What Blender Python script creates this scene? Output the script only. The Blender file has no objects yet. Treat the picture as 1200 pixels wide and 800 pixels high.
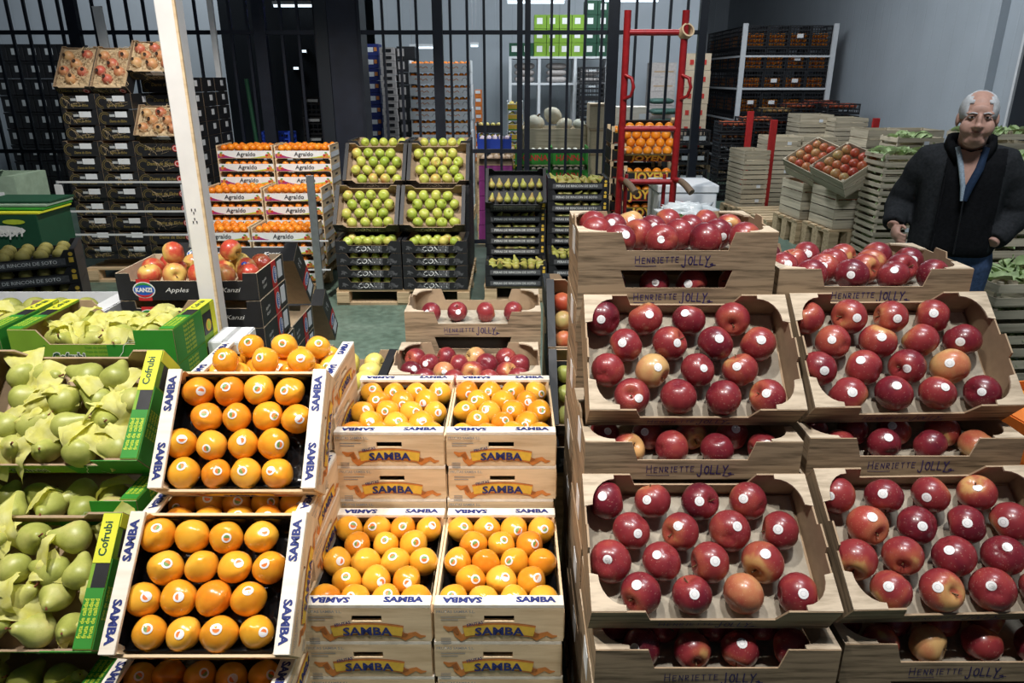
import bpy, bmesh, math, random
from mathutils import Vector, Matrix, Euler, noise
R = math.radians
random.seed(7)
scn = bpy.context.scene
COL = scn.collection
# ---------------------------------------------------------------- camera
HCAM, PITCH, FPX = 1.75, 20.0, 850.0
cam_d = bpy.data.cameras.new('camera'); cam = bpy.data.objects.new('camera', cam_d); COL.objects.link(cam)
cam.location = (0, 0, HCAM); cam.rotation_euler = (R(90 - PITCH), 0, 0)
cam_d.sensor_width = 36; cam_d.lens = 36 * FPX / 1200; cam_d.clip_start = .05; cam_d.clip_end = 100
scn.camera = cam
# ---------------------------------------------------------------- world, lamps, exposure
w = bpy.data.worlds.new('world'); scn.world = w; w.use_nodes = True
w.node_tree.nodes['Background'].inputs[0].default_value = (.62, .74, 1, 1)
w.node_tree.nodes['Background'].inputs[1].default_value = .075
scn.view_settings.view_transform = 'Standard'; scn.view_settings.look = 'None'
scn.view_settings.gamma = 1; scn.view_settings.use_curve_mapping = False
scn.view_settings.exposure = 0.0
def spot(name, loc, aim, power, angle, col=(1, .96, .9), blend=.5, radius=.06):
    l = bpy.data.lights.new(name, 'SPOT'); o = bpy.data.objects.new(name, l); COL.objects.link(o)
    o.location = loc; o.rotation_euler = (Vector(aim) - Vector(loc)).to_track_quat('-Z', 'Y').to_euler()
    l.energy = power; l.spot_size = R(angle); l.spot_blend = blend; l.color = col; l.shadow_soft_size = radius
    return o
def area(name, loc, aim, power, sx, sy, col=(.85, .93, 1)):
    l = bpy.data.lights.new(name, 'AREA'); o = bpy.data.objects.new(name, l); COL.objects.link(o)
    l.shape = 'RECTANGLE'; l.size = sx; l.size_y = sy; l.energy = power; l.color = col
    o.location = loc; o.rotation_euler = (Vector(aim) - Vector(loc)).to_track_quat('-Z', 'Y').to_euler()
    return o
spot('hall_spot', (-1.35, 1.1, 3.9), (-1.25, 1.8, .9), 410, 62, radius=.07)
spot('hall_spot', (-.45, .75, 3.9), (-.35, 1.7, .7), 210, 62, radius=.07)
spot('hall_spot', (.55, .55, 3.9), (.75, 1.7, 1.0), 240, 58, (1, .97, .94), radius=.07)
spot('hall_spot', (-1.9, 4.0, 4.3), (-2.1, 5.9, .6), 560, 72, radius=.08)
spot('hall_spot', (-.2, 3.6, 4.3), (-.3, 5.8, .5), 370, 66, radius=.08)
area('added_area_light', (1.5, 1.9, 4.7), (3.2, 5.6, .9), 130, 1.4, .6, (.86, .93, 1))  # added unseen light: brightens the man's front and the right-hand crates
area('added_area_light', (2.5, 9.0, 4.7), (4.6, 9.6, .5), 190, 1.2, 4.0, (.88, .94, 1))  # added unseen light to lift the right wall, no fixture modelled
area('added_area_light', (.2, 9.6, 3.6), (.2, 10.4, 0), 70, 4.0, .5, (.82, .92, 1))  # carries the light of the store's fluorescent tubes
area('added_area_light', (-4.6, 9.2, 4.4), (-4.8, 12.0, 1.8), 75, 2.0, .5, (.9, .96, 1))  # added unseen light for the wall and crates behind the left fence

# ---------------------------------------------------------------- pixel <-> place (planning aid: a pixel plus a real depth gives a point)
def at(u, v, Y=None, z=None, Zc=None):
    t = R(PITCH); x = (u - 600) / FPX; y = -(v - 400) / FPX
    d = Vector((x, math.cos(t) + y * math.sin(t), -math.sin(t) + y * math.cos(t)))
    k = Zc if Zc is not None else (Y / d.y if Y is not None else (z - HCAM) / d.z)
    return d * k + Vector((0, 0, HCAM))

# ---------------------------------------------------------------- materials
MATS = {}
def newmat(name):
    m = bpy.data.materials.new(name); m.use_nodes = True; MATS[name] = m
    nt = m.node_tree; return m, nt, nt.nodes['Principled BSDF']
def N(nt, t, **k):
    n = nt.nodes.new(t)
    for a, b in k.items(): setattr(n, a, b)
    return n
def coords(nt, scale=(1, 1, 1), rnd=5.0):
    tc = N(nt, 'ShaderNodeTexCoord'); oi = N(nt, 'ShaderNodeObjectInfo')
    mul = N(nt, 'ShaderNodeMath', operation='MULTIPLY'); mul.inputs[1].default_value = rnd
    nt.links.new(oi.outputs['Random'], mul.inputs[0])
    ad = N(nt, 'ShaderNodeVectorMath', operation='ADD')
    nt.links.new(tc.outputs['Object'], ad.inputs[0]); nt.links.new(mul.outputs[0], ad.inputs[1])
    mp = N(nt, 'ShaderNodeMapping'); mp.inputs['Scale'].default_value = scale
    nt.links.new(ad.outputs[0], mp.inputs[0]); return mp.outputs[0], oi, tc
def noise_n(nt, vec, scale, detail=4, rough=.55):
    n = N(nt, 'ShaderNodeTexNoise'); n.inputs['Scale'].default_value = scale
    n.inputs['Detail'].default_value = detail; n.inputs['Roughness'].default_value = rough
    nt.links.new(vec, n.inputs['Vector']); return n.outputs['Fac']
def ramp(nt, fac, stops):
    r = N(nt, 'ShaderNodeValToRGB'); e = r.color_ramp.elements
    while len(e) < len(stops): e.new(.5)
    for i, (p, c) in enumerate(stops):
        e[i].position = p; e[i].color = (*c, 1) if len(c) == 3 else c
    nt.links.new(fac, r.inputs[0]); return r.outputs[0]
def mixc(nt, fac, a, b, mode='MIX'):
    m = N(nt, 'ShaderNodeMix', data_type='RGBA', blend_type=mode)
    if isinstance(fac, (int, float)): m.inputs[0].default_value = fac
    else: nt.links.new(fac, m.inputs[0])
    for i, c in ((6, a), (7, b)):
        if isinstance(c, tuple): m.inputs[i].default_value = (*c[:3], 1)
        else: nt.links.new(c, m.inputs[i])
    return m.outputs[2]
def bump_n(nt, b, h, strength=.2, dist=.002):
    n = N(nt, 'ShaderNodeBump'); n.inputs['Strength'].default_value = strength; n.inputs['Distance'].default_value = dist
    nt.links.new(h, n.inputs['Height']); nt.links.new(n.outputs[0], b.inputs['Normal'])
def dk(c, f): return tuple(max(0, min(1, x * f)) for x in c)
def plain(name, col, rough=.6, var=.12, scale=25, metal=0, bump=.1, spec=.4):
    m, nt, b = newmat(name); v, oi, tc = coords(nt)
    f = noise_n(nt, v, scale)
    nt.links.new(ramp(nt, f, [(.3, dk(col, 1 - var)), (.7, dk(col, 1 + var))]), b.inputs['Base Color'])
    b.inputs['Roughness'].default_value = rough; b.inputs['Metallic'].default_value = metal
    b.inputs['Specular IOR Level'].default_value = spec
    if bump: bump_n(nt, b, f, bump)
    return m
def wood(name, c1, c2, rough=.65, s=(3, 60, 60), objvar=.12):
    m, nt, b = newmat(name); v, oi, tc = coords(nt, s)
    f = noise_n(nt, v, 1.0, 6, .6)
    c = ramp(nt, f, [(.3, c1), (.55, c2), (.75, dk(c2, 1.08))])
    mr = N(nt, 'ShaderNodeMapRange'); mr.inputs[3].default_value = 1 - objvar; mr.inputs[4].default_value = 1 + objvar
    nt.links.new(oi.outputs['Random'], mr.inputs[0])
    c = mixc(nt, 1.0, c, mr.outputs[0], 'MULTIPLY')
    nt.links.new(c, b.inputs['Base Color']); b.inputs['Roughness'].default_value = rough
    b.inputs['Specular IOR Level'].default_value = .25
    bump_n(nt, b, f, .25, .002); return m
def fruit(name, stops, rough=.3, nscale=14, objs=.25, speck=None, bump=.03, coat=.0, pole=.0, streak=False):
    """colour from noise + how near the stem pole + a shift for each fruit"""
    m, nt, b = newmat(name); v, oi, tc = coords(nt, (1, 1, .25) if streak else (1, 1, 1), 20)
    f = noise_n(nt, v, nscale, 3)
    f2 = noise_n(nt, v, nscale * 4.5, 2)
    ad = N(nt, 'ShaderNodeMath', operation='MULTIPLY_ADD'); ad.inputs[1].default_value = .28; nt.links.new(f2, ad.inputs[0]); nt.links.new(f, ad.inputs[2])
    mr = N(nt, 'ShaderNodeMapRange'); mr.inputs[3].default_value = -objs - .14; mr.inputs[4].default_value = objs - .14
    nt.links.new(oi.outputs['Random'], mr.inputs[0])
    a2 = N(nt, 'ShaderNodeMath', operation='ADD'); nt.links.new(ad.outputs[0], a2.inputs[0]); nt.links.new(mr.outputs[0], a2.inputs[1])
    out = a2.outputs[0]
    if pole:
        sx = N(nt, 'ShaderNodeSeparateXYZ'); nt.links.new(tc.outputs['Generated'], sx.inputs[0])
        pr = N(nt, 'ShaderNodeMapRange', interpolation_type='SMOOTHSTEP'); pr.inputs[1].default_value = .66; pr.inputs[2].default_value = .98; pr.inputs[4].default_value = pole
        nt.links.new(sx.outputs[2], pr.inputs[0])
        a3 = N(nt, 'ShaderNodeMath', operation='ADD'); nt.links.new(out, a3.inputs[0]); nt.links.new(pr.outputs[0], a3.inputs[1]); out = a3.outputs[0]
    c = ramp(nt, out, stops)
    if speck:
        sp = N(nt, 'ShaderNodeTexVoronoi'); sp.inputs['Scale'].default_value = 230; nt.links.new(v, sp.inputs['Vector'])
        sr = ramp(nt, sp.outputs['Distance'], [(.10, (1, 1, 1)), (.2, (0, 0, 0))])
        mm = N(nt, 'ShaderNodeMath', operation='MULTIPLY'); mm.inputs[1].default_value = .55; nt.links.new(sr, mm.inputs[0])
        c = mixc(nt, mm.outputs[0], c, speck)
    nt.links.new(c, b.inputs['Base Color']); b.inputs['Roughness'].default_value = rough
    b.inputs['Coat Weight'].default_value = coat; b.inputs['Coat Roughness'].default_value = .12
    if bump: bump_n(nt, b, f2, bump, .001)
    return m
plain('kraft', (.40, .285, .18), .8, .08, 40)
plain('kraft_light', (.60, .48, .34), .8, .08, 40)
plain('pulp', (.42, .37, .29), .85, .12, 60, bump=.3)
wood('print_wood', (.10, .072, .045), (.36, .265, .17), .75, (6, 6, 90), .08)
wood('print_wood_pale', (.36, .285, .20), (.60, .49, .36), .75, (10, 60, 10), .05)
wood('pine', (.60, .43, .25), (.78, .60, .38), .6, (4, 4, 40), .07)
wood('pine_x', (.60, .43, .25), (.78, .60, .38), .6, (4, 40, 40), .07)
wood('pine_white', (.74, .66, .54), (.84, .77, .66), .6, (4, 40, 40), .04)
wood('pallet_wood', (.36, .25, .14), (.62, .46, .28), .8, (3, 40, 40), .15)
wood('grey_wood', (.32, .27, .19), (.56, .48, .35), .85, (2, 25, 45), .18)
wood('grey_wood_y', (.32, .27, .19), (.56, .48, .35), .85, (25, 2, 45), .18)
plain('black_card', (.018, .018, .02), .5, .2, 30)
plain('black_plastic', (.014, .014, .016), .42, .2, 30, spec=.5)
plain('liner_plastic', (.008, .008, .009), .16, .3, 30, bump=.5, spec=.6)
plain('white_card', (.78, .80, .82), .7, .04, 20)
plain('white_print', (.80, .80, .78), .7, .04, 20, bump=0)
plain('grey_print', (.30, .31, .32), .7, .08, 20, bump=0)
plain('ink_blue', (.018, .03, .16), .6, .1, 20, bump=0)
plain('ink_indigo', (.03, .02, .11), .6, .2, 20, bump=0)
plain('ink_dark', (.03, .03, .04), .6, .1, 20, bump=0)
plain('ink_red', (.55, .04, .03), .6, .1, 20, bump=0)
plain('print_orange', (.62, .22, .05), .6, .15, 60, bump=0)
plain('print_brown', (.36, .12, .03), .6, .15, 60, bump=0)
plain('print_yellow', (.78, .50, .06), .6, .1, 60, bump=0)
plain('print_magenta', (.35, .03, .16), .6, .1, 20, bump=0)
plain('print_lime', (.46, .58, .04), .6, .1, 20, bump=0)
plain('lime_card', (.20, .36, .03), .6, .1, 9)
plain('yellow_card', (.70, .70, .04), .6, .08, 9)
plain('green_card', (.03, .24, .025), .6, .12, 9)
plain('green_dark_card', (.012, .07, .035), .6, .1, 9)
plain('pale_green_card', (.30, .40, .30), .7, .15, 12)
plain('kanzi_red', (.60, .03, .03), .55, .05, 20, bump=0)
plain('kanzi_blue', (.02, .12, .50), .55, .05, 20, bump=0)
plain('kanzi_green', (.05, .30, .05), .55, .05, 20, bump=0)
plain('gold_print', (.34, .25, .07), .5, .1, 20, bump=0)
plain('leaf_print', (.10, .10, .105), .6, .3, 70, bump=0)
plain('orange_card', (.75, .20, .03), .6, .08, 20)
plain('white_paint', (.66, .67, .68), .5, .06, 14, bump=.06)
plain('white_post_paint', (.80, .78, .76), .55, .05, 10, bump=.08)
plain('red_paint', (.28, .012, .014), .35, .2, 30, metal=.1)
plain('red_pole', (.42, .02, .02), .45, .12, 20)
plain('fence_paint', (.010, .013, .022), .45, .2, 12)
plain('column_paint', (.012, .015, .026), .5, .25, 6)
plain('steel', (.42, .43, .45), .4, .1, 20, metal=.8)
plain('grip_rubber', (.16, .11, .07), .6, .1, 20)
plain('tape_tan', (.60, .45, .28), .4, .06, 30)
plain('straw', (.66, .50, .30), .8, .2, 60, bump=0)
plain('sack', (.42, .38, .36), .8, .15, 30, bump=.4)
plain('stem_brown', (.13, .07, .03), .8, .2, 80)
plain('stem_red', (.16, .04, .02), .7, .2, 80)
plain('leaf_green', (.22, .36, .10), .6, .25, 30)
plain('cabbage_leaf', (.46, .58, .28), .55, .25, 20)
plain('foam_white', (.78, .80, .82), .75, .03, 40)
plain('film', (.70, .74, .76), .25, .1, 20, bump=.5)
plain('blue_plastic', (.02, .06, .42), .45, .1, 20)
plain('purple_plastic', (.20, .03, .16), .5, .1, 20)
plain('green_bag', (.05, .11, .09), .5, .4, 60, bump=.6)
plain('sticker_white', (.86, .85, .84), .45, .03, 40, bump=0)
plain('sticker_grey', (.50, .52, .53), .45, .1, 90, bump=0)
plain('sticker_orange', (.85, .22, .05), .45, .2, 150, bump=0)
plain('sticker_green', (.18, .30, .08), .45, .2, 150, bump=0)
plain('sticker_blue', (.03, .07, .45), .45, .05, 90, bump=0)
plain('calyx', (.24, .22, .09), .7, .3, 60, bump=.3)
plain('crown', (.05, .03, .02), .8, .3, 60)
plain('skin', (.56, .31, .23), .55, .10, 35, bump=.12)
plain('hair_white', (.55, .54, .53), .7, .12, 80, bump=.4)
plain('eye_dark', (.02, .015, .012), .25, .1, 30, bump=0)
plain('eye_white', (.62, .58, .55), .3, .02, 30, bump=0)
plain('lip', (.38, .17, .14), .5, .1, 60, bump=0)
plain('fleece_grey', (.028, .029, .031), .95, .25, 70, bump=.35, spec=.1)
plain('fleece_black', (.010, .010, .011), .95, .25, 70, bump=.3, spec=.1)
plain('shirt_blue', (.012, .03, .07), .85, .2, 90, bump=0)
plain('shirt_trim', (.35, .42, .48), .85, .3, 160, bump=0)
plain('denim', (.06, .10, .20), .9, .3, 60, bump=.3)
plain('shoe_black', (.012, .011, .011), .5, .1, 30)
fruit('apple_red', [(.14, (.085, .008, .018)), (.40, (.18, .016, .026)), (.66, (.29, .036, .038)), (.88, (.42, .10, .055)), (1.0, (.56, .30, .11))], .33, 12, .20, (.55, .34, .25), pole=.26, coat=.25, streak=True)
fruit('apple_bicolour', [(.2, (.46, .03, .03)), (.45, (.56, .08, .04)), (.58, (.66, .30, .10)), (.75, (.70, .48, .12))], .32, 12, .12, (.7, .5, .3), pole=.3, coat=.2)
fruit('apple_blush', [(.25, (.40, .06, .045)), (.5, (.54, .19, .09)), (.75, (.62, .38, .15))], .32, 10, .12, (.7, .5, .3), pole=.15, coat=.2)
fruit('apple_golden', [(.15, (.30, .40, .045)), (.5, (.50, .56, .09)), (.72, (.60, .54, .12)), (.9, (.62, .26, .09))], .36, 9, .22, pole=-.05)
fruit('apple_yellow', [(.2, (.66, .58, .12)), (.6, (.74, .62, .16)), (.9, (.70, .42, .14))], .36, 9, .2)
fruit('persimmon_skin', [(.2, (.76, .24, .016)), (.5, (.85, .38, .026)), (.8, (.88, .46, .05))], .24, 11, .22, coat=.35)
fruit('pear_skin', [(.2, (.27, .30, .055)), (.5, (.40, .42, .10)), (.72, (.50, .48, .15)), (.95, (.46, .36, .14))], .42, 16, .15, (.22, .18, .06))
fruit('pear_conference', [(.2, (.30, .32, .07)), (.5, (.44, .42, .09)), (.75, (.40, .27, .09))], .45, 18, .2)
fruit('mandarin_skin', [(.2, (.74, .17, .010)), (.6, (.86, .26, .012)), (.9, (.90, .36, .03))], .38, 14, .2, bump=.12)
fruit('orange_skin', [(.2, (.80, .20, .010)), (.6, (.90, .30, .014)), (.9, (.92, .36, .03))], .40, 14, .12, bump=.15)
fruit('pomegranate_skin', [(.2, (.55, .12, .08)), (.5, (.66, .32, .14)), (.8, (.72, .48, .22))], .4, 10, .25)
fruit('tomato_skin', [(.2, (.40, .05, .03)), (.45, (.50, .12, .05)), (.65, (.50, .26, .10)), (.9, (.40, .36, .13))], .35, 8, .25)
fruit('onion_skin', [(.2, (.62, .60, .48)), (.6, (.74, .72, .60)), (.9, (.66, .58, .42))], .5, 14, .15)
fruit('potato_skin', [(.2, (.42, .30, .20)), (.6, (.55, .42, .30))], .7, 14, .15)
fruit('garlic_skin', [(.2, (.52, .36, .42)), (.6, (.70, .62, .66))], .6, 14, .2)
fruit('pumpkin_skin', [(.2, (.34, .36, .30)), (.6, (.46, .44, .34)), (.9, (.40, .30, .18))], .6, 8, .25)
fruit('kiwi_skin', [(.2, (.20, .17, .04)), (.6, (.32, .28, .07))], .7, 20, .15)
def tissue_mat():
    m, nt, b = newmat('tissue_yellow'); v, oi, tc = coords(nt)
    f = noise_n(nt, v, 22)
    nt.links.new(ramp(nt, f, [(.3, (.76, .72, .15)), (.7, (.88, .86, .38))]), b.inputs['Base Color'])
    b.inputs['Roughness'].default_value = .7; b.inputs['Specular IOR Level'].default_value = .2
    tr = N(nt, 'ShaderNodeBsdfTranslucent'); tr.inputs[0].default_value = (.80, .78, .12, 1)
    mx = N(nt, 'ShaderNodeMixShader'); mx.inputs[0].default_value = .38
    out = nt.nodes['Material Output']
    nt.links.new(b.outputs[0], mx.inputs[1]); nt.links.new(tr.outputs[0], mx.inputs[2]); nt.links.new(mx.outputs[0], out.inputs[0])
tissue_mat()
def lamp_mat(name, col, s):
    m, nt, b = newmat(name); b.inputs['Emission Color'].default_value = (*col, 1); b.inputs['Emission Strength'].default_value = s
lamp_mat('tube_glow', (.75, .9, 1), 1.6); lamp_mat('sign_blue_glow', (.2, .25, 1), 4)
def floor_mat():
    m, nt, b = newmat('floor_green'); v, oi, tc = coords(nt, rnd=0)
    f = noise_n(nt, v, 2.2, 8, .65); f2 = noise_n(nt, v, 17, 4)
    c = ramp(nt, f, [(.3, (.10, .155, .12)), (.55, (.155, .225, .175)), (.75, (.23, .295, .24))])
    c2 = ramp(nt, f2, [(.4, (.75, .75, .75)), (.65, (1.08, 1.08, 1.08))])
    nt.links.new(mixc(nt, 1.0, c, c2, 'MULTIPLY'), b.inputs['Base Color'])
    nt.links.new(ramp(nt, f2, [(.3, (.34,) * 3), (.7, (.55,) * 3)]), b.inputs['Roughness']); bump_n(nt, b, f2, .08)
floor_mat()
def panel_mat(name, col, axis, pitch):
    """insulated wall panel: fine vertical ribs as relief"""
    m, nt, b = newmat(name); tc = N(nt, 'ShaderNodeTexCoord'); sx = N(nt, 'ShaderNodeSeparateXYZ'); nt.links.new(tc.outputs['Object'], sx.inputs[0])
    mu = N(nt, 'ShaderNodeMath', operation='MULTIPLY'); mu.inputs[1].default_value = 1 / pitch; nt.links.new(sx.outputs[axis], mu.inputs[0])
    fr = N(nt, 'ShaderNodeMath', operation='FRACT'); nt.links.new(mu.outputs[0], fr.inputs[0])
    h = ramp(nt, fr.outputs[0], [(.0, (0, 0, 0)), (.06, (1, 1, 1)), (.94, (1, 1, 1)), (1, (0, 0, 0))])
    f = noise_n(nt, tc.outputs['Object'], 1.3, 4)
    nt.links.new(ramp(nt, f, [(.3, dk(col, .93)), (.7, dk(col, 1.05))]), b.inputs['Base Color'])
    b.inputs['Roughness'].default_value = .45; bump_n(nt, b, h, .5, .006)
panel_mat('panel_wall', (.42, .46, .50), 1, .25); panel_mat('panel_wall_x', (.42, .46, .50), 0, .25)
plain('ceiling_paint', (.30, .33, .36), .8, .05, 2)
plain('dark_wall', (.012, .016, .022), .5, .2, 2)

# ---------------------------------------------------------------- mesh helpers
class MB:
    def __init__(s): s.v = []; s.f = []; s.m = []; s.sm = []; s.mats = []
    def mi(s, mat):
        if mat not in s.mats: s.mats.append(mat)
        return s.mats.index(mat)
    def add(s, vs, fs, mat, smooth=False, M=None):
        o = len(s.v); k = s.mi(mat)
        s.v += [tuple(M @ Vector(p)) for p in vs] if M is not None else [tuple(p) for p in vs]
        for f in fs: s.f.append([i + o for i in f]); s.m.append(k); s.sm.append(smooth)
        return s
    def box(s, x0, x1, y0, y1, z0, z1, mat, M=None):
        vs = [(x0, y0, z0), (x1, y0, z0), (x1, y1, z0), (x0, y1, z0), (x0, y0, z1), (x1, y0, z1), (x1, y1, z1), (x0, y1, z1)]
        return s.add(vs, [(0, 3, 2, 1), (4, 5, 6, 7), (0, 1, 5, 4), (1, 2, 6, 5), (2, 3, 7, 6), (3, 0, 4, 7)], mat, False, M)
    def prism(s, poly, a, b, mat, plane='xz', M=None):
        """poly (p,q) extruded from a to b along the third axis"""
        def P(p, q, t): return {'xz': (p, t, q), 'yz': (t, p, q), 'xy': (p, q, t)}[plane]
        n = len(poly); vs = [P(p, q, a) for p, q in poly] + [P(p, q, b) for p, q in poly]
        ar = sum(poly[i][0] * poly[(i + 1) % n][1] - poly[(i + 1) % n][0] * poly[i][1] for i in range(n))
        fs = [list(range(n)), list(range(2 * n - 1, n - 1, -1))] + [(i, i + n, (i + 1) % n + n, (i + 1) % n) for i in range(n)]
        flip = (ar > 0) != (plane == 'xz')
        if plane == 'yz' : flip = ar > 0
        if b < a: flip = not flip
        if flip: fs = [tuple(reversed(f)) for f in fs]
        return s.add(vs, fs, mat, False, M)
    def tube(s, pts, r, mat, n=8, cap=True, M=None):
        pts = [Vector(p) for p in pts]; rs = r if isinstance(r, (list, tuple)) else [r] * len(pts)
        vs = []; fs = []; up = None
        for i, p in enumerate(pts):
            d = (pts[min(i + 1, len(pts) - 1)] - pts[max(i - 1, 0)]).normalized()
            if up is None: up = Vector((0, 0, 1)) if abs(d.z) < .9 else Vector((1, 0, 0))
            a = d.cross(up).normalized(); b = a.cross(d).normalized(); up = b
            vs += [p + (a * math.cos(2 * math.pi * k / n) + b * math.sin(2 * math.pi * k / n)) * rs[i] for k in range(n)]
        for i in range(len(pts) - 1):
            for k in range(n):
                fs.append((i * n + k, (i + 1) * n + k, (i + 1) * n + (k + 1) % n, i * n + (k + 1) % n))
        s.add(vs, fs, mat, True, M)
        if cap:
            o = len(s.v); m = len(pts)
            s.add(vs[:n], [tuple(range(n))], mat, False, M); s.add(vs[-n:], [tuple(reversed(range(n)))], mat, False, M)
        return s
    def lathe(s, prof, n, mat, smooth=True, M=None, lob=None):
        vs = []; fs = []
        for r, z in prof:
            for k in range(n):
                a = 2 * math.pi * k / n; q = r * (lob(a, z) if lob else 1)
                vs.append((q * math.cos(a), q * math.sin(a), z))
        for i in range(len(prof) - 1):
            for k in range(n): fs.append((i * n + k, i * n + (k + 1) % n, (i + 1) * n + (k + 1) % n, (i + 1) * n + k))
        return s.add(vs, fs, mat, smooth, M)
    def mesh(s, name='mesh', bevel=0):
        me = bpy.data.meshes.new(name); me.from_pydata(s.v, [], s.f)
        for m in s.mats: me.materials.append(MATS[m])
        me.polygons.foreach_set('material_index', s.m); me.polygons.foreach_set('use_smooth', s.sm)
        if bevel:
            bm = bmesh.new(); bm.from_mesh(me)
            bmesh.ops.bevel(bm, geom=bm.edges[:], offset=bevel, segments=1, affect='EDGES', clamp_overlap=True); bm.to_mesh(me); bm.free()
        me.update(); return me
CACHE = {}
def cached(key, fn):
    if key not in CACHE: CACHE[key] = fn()
    return CACHE[key]
def bx(x0, x1, y0, y1, z0, z1, mat, bevel=0):
    key = ('bx', round(x1 - x0, 4), round(y1 - y0, 4), round(z1 - z0, 4), mat, bevel)
    me = cached(key, lambda: MB().box(-(x1 - x0) / 2, (x1 - x0) / 2, -(y1 - y0) / 2, (y1 - y0) / 2, -(z1 - z0) / 2, (z1 - z0) / 2, mat).mesh(bevel=bevel))
    return me, ((x0 + x1) / 2, (y0 + y1) / 2, (z0 + z1) / 2)
def tag(o, label=None, cat=None, group=None, kind=None):
    if label: o['label'] = label
    if cat: o['category'] = cat
    if group: o['group'] = group
    if kind: o['kind'] = kind
    return o
def link(o, parent=None, loc=(0, 0, 0), rot=(0, 0, 0)):
    COL.objects.link(o); o.location = loc; o.rotation_euler = rot
    if parent: o.parent = parent
    return o
def obj(name, me, parent=None, loc=(0, 0, 0), rot=(0, 0, 0)): return link(bpy.data.objects.new(name, me), parent, loc, rot)
def part(name, parent, x0, x1, y0, y1, z0, z1, mat, bevel=0, rot=(0, 0, 0)):
    me, c = bx(x0, x1, y0, y1, z0, z1, mat, bevel); return obj(name, me, parent, c, rot)
def thing(name, label, cat, loc=(0, 0, 0), rot=(0, 0, 0), group=None):
    o = link(bpy.data.objects.new(name, None), None, loc, rot); o.empty_display_size = .1
    return tag(o, label, cat, group)
def struct(name, me, loc=(0, 0, 0), rot=(0, 0, 0)): return tag(obj(name, me, None, loc, rot), kind='structure')
# --- lettering as thin flat meshes
def text_mesh(s, size, mat, bold=0.0, face='front', sx=1.0, shear=0.0, arc=0.0, align='CENTER'):
    def mk():
        c = bpy.data.curves.new('t', 'FONT'); c.body = s; c.size = size; c.align_x = align; c.align_y = 'CENTER'
        c.offset = bold; c.resolution_u = 2; c.shear = shear; c.fill_mode = 'FRONT'
        o = bpy.data.objects.new('t', c); COL.objects.link(o); bpy.context.view_layer.update()
        me = bpy.data.meshes.new_from_object(o.evaluated_get(bpy.context.evaluated_depsgraph_get()))
        bpy.data.objects.remove(o); bpy.data.curves.remove(c)
        for v in me.vertices:
            x, y = v.co.x * sx, v.co.y
            if arc: y += arc * (1 - (x / .1) ** 2)
            v.co = {'front': (x, 0, y), 'right': (0, x, y), 'top': (x, y, 0), 'left': (0, -x, y), 'back': (-x, 0, y)}[face]
        me.materials.clear(); me.materials.append(MATS[mat]); me.update(); return me
    return cached(('txt', s, size, mat, bold, face, sx, shear, arc, align), mk)
ORD = ('first', 'second', 'third', 'fourth', 'fifth', 'sixth', 'seventh', 'eighth', 'ninth', 'tenth', 'eleventh', 'twelfth', 'thirteenth', 'fourteenth', 'fifteenth') + ('high',) * 15
STROKES = {'H': [[(0, 0), (0, 1)], [(.62, 0), (.58, 1.05)], [(0, .5), (.6, .55)]], 'E': [[(.55, 0), (0, .02), (0, 1), (.55, 1)], [(0, .52), (.45, .55)]],
           'N': [[(0, 0), (.02, 1), (.55, .02), (.58, 1.05)]], 'R': [[(0, 0), (0, 1), (.45, .95), (.5, .7), (.35, .5), (0, .48), (.55, -.02)]],
           'I': [[(.15, 0), (.17, 1)], [(.02, 0), (.28, .0)], [(.04, 1), (.30, 1)]], 'T': [[(.3, 0), (.28, 1)], [(0, .97), (.62, 1.03)]],
           'J': [[(.35, 1.15), (.38, .0), (.25, -.3), (0, -.25), (-.12, -.02)]], 'O': [[(.3, 0), (.05, .2), (.0, .6), (.2, .95), (.5, .9), (.62, .5), (.5, .1), (.3, 0)]],
           'L': [[(.05, 1.05), (0, .02), (.55, 0)]], 'Y': [[(0, 1), (.3, .5)], [(.65, 1.05), (.3, .5), (.12, -.25)]]}
def ribbon(mb, pts, w, mat, y=0.0):
    for a, b in zip(pts[:-1], pts[1:]):
        d = Vector((b[0] - a[0], b[1] - a[1]))
        if d.length < 1e-6: continue
        d.normalize(); n = Vector((-d.y, d.x)) * w / 2; e = d * w * .35
        A = Vector(a) - e; B = Vector(b) + e
        mb.add([(A.x - n.x, y, A.y - n.y), (B.x - n.x, y, B.y - n.y), (B.x + n.x, y, B.y + n.y), (A.x + n.x, y, A.y + n.y)], [(0, 1, 2, 3)], mat)
def hand_lettering():
    mb = MB(); x = -.105; rr = random.Random(3)
    for i, ch in enumerate('HENRIETTE'):
        h = .018 if i == 0 else .0135; z0 = -.008 + .0004 * i
        for st in STROKES[ch]: ribbon(mb, [(x + p * h * .95, z0 + q * h) for p, q in st], .0017, 'ink_indigo')
        x += h * (.95 if ch != 'I' else .6)
    ribbon(mb, [(-.105, -.0145), (-.075, -.0155), (-.052, -.0145)], .0014, 'ink_indigo')
    x += .005
    for i, ch in enumerate('JOLLY'):
        h = .021
        for st in STROKES[ch]: ribbon(mb, [(x + p * h * .8, -.011 + q * h) for p, q in st], .0026, 'ink_indigo')
        x += h * .68
    ribbon(mb, [(x - .014, -.015), (x - .004, -.0175), (x + .006, -.013), (x + .004, -.008), (x - .002, -.0105), (x + .012, -.0125)], .002, 'ink_indigo')
    return mb.mesh('lettering')
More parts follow.
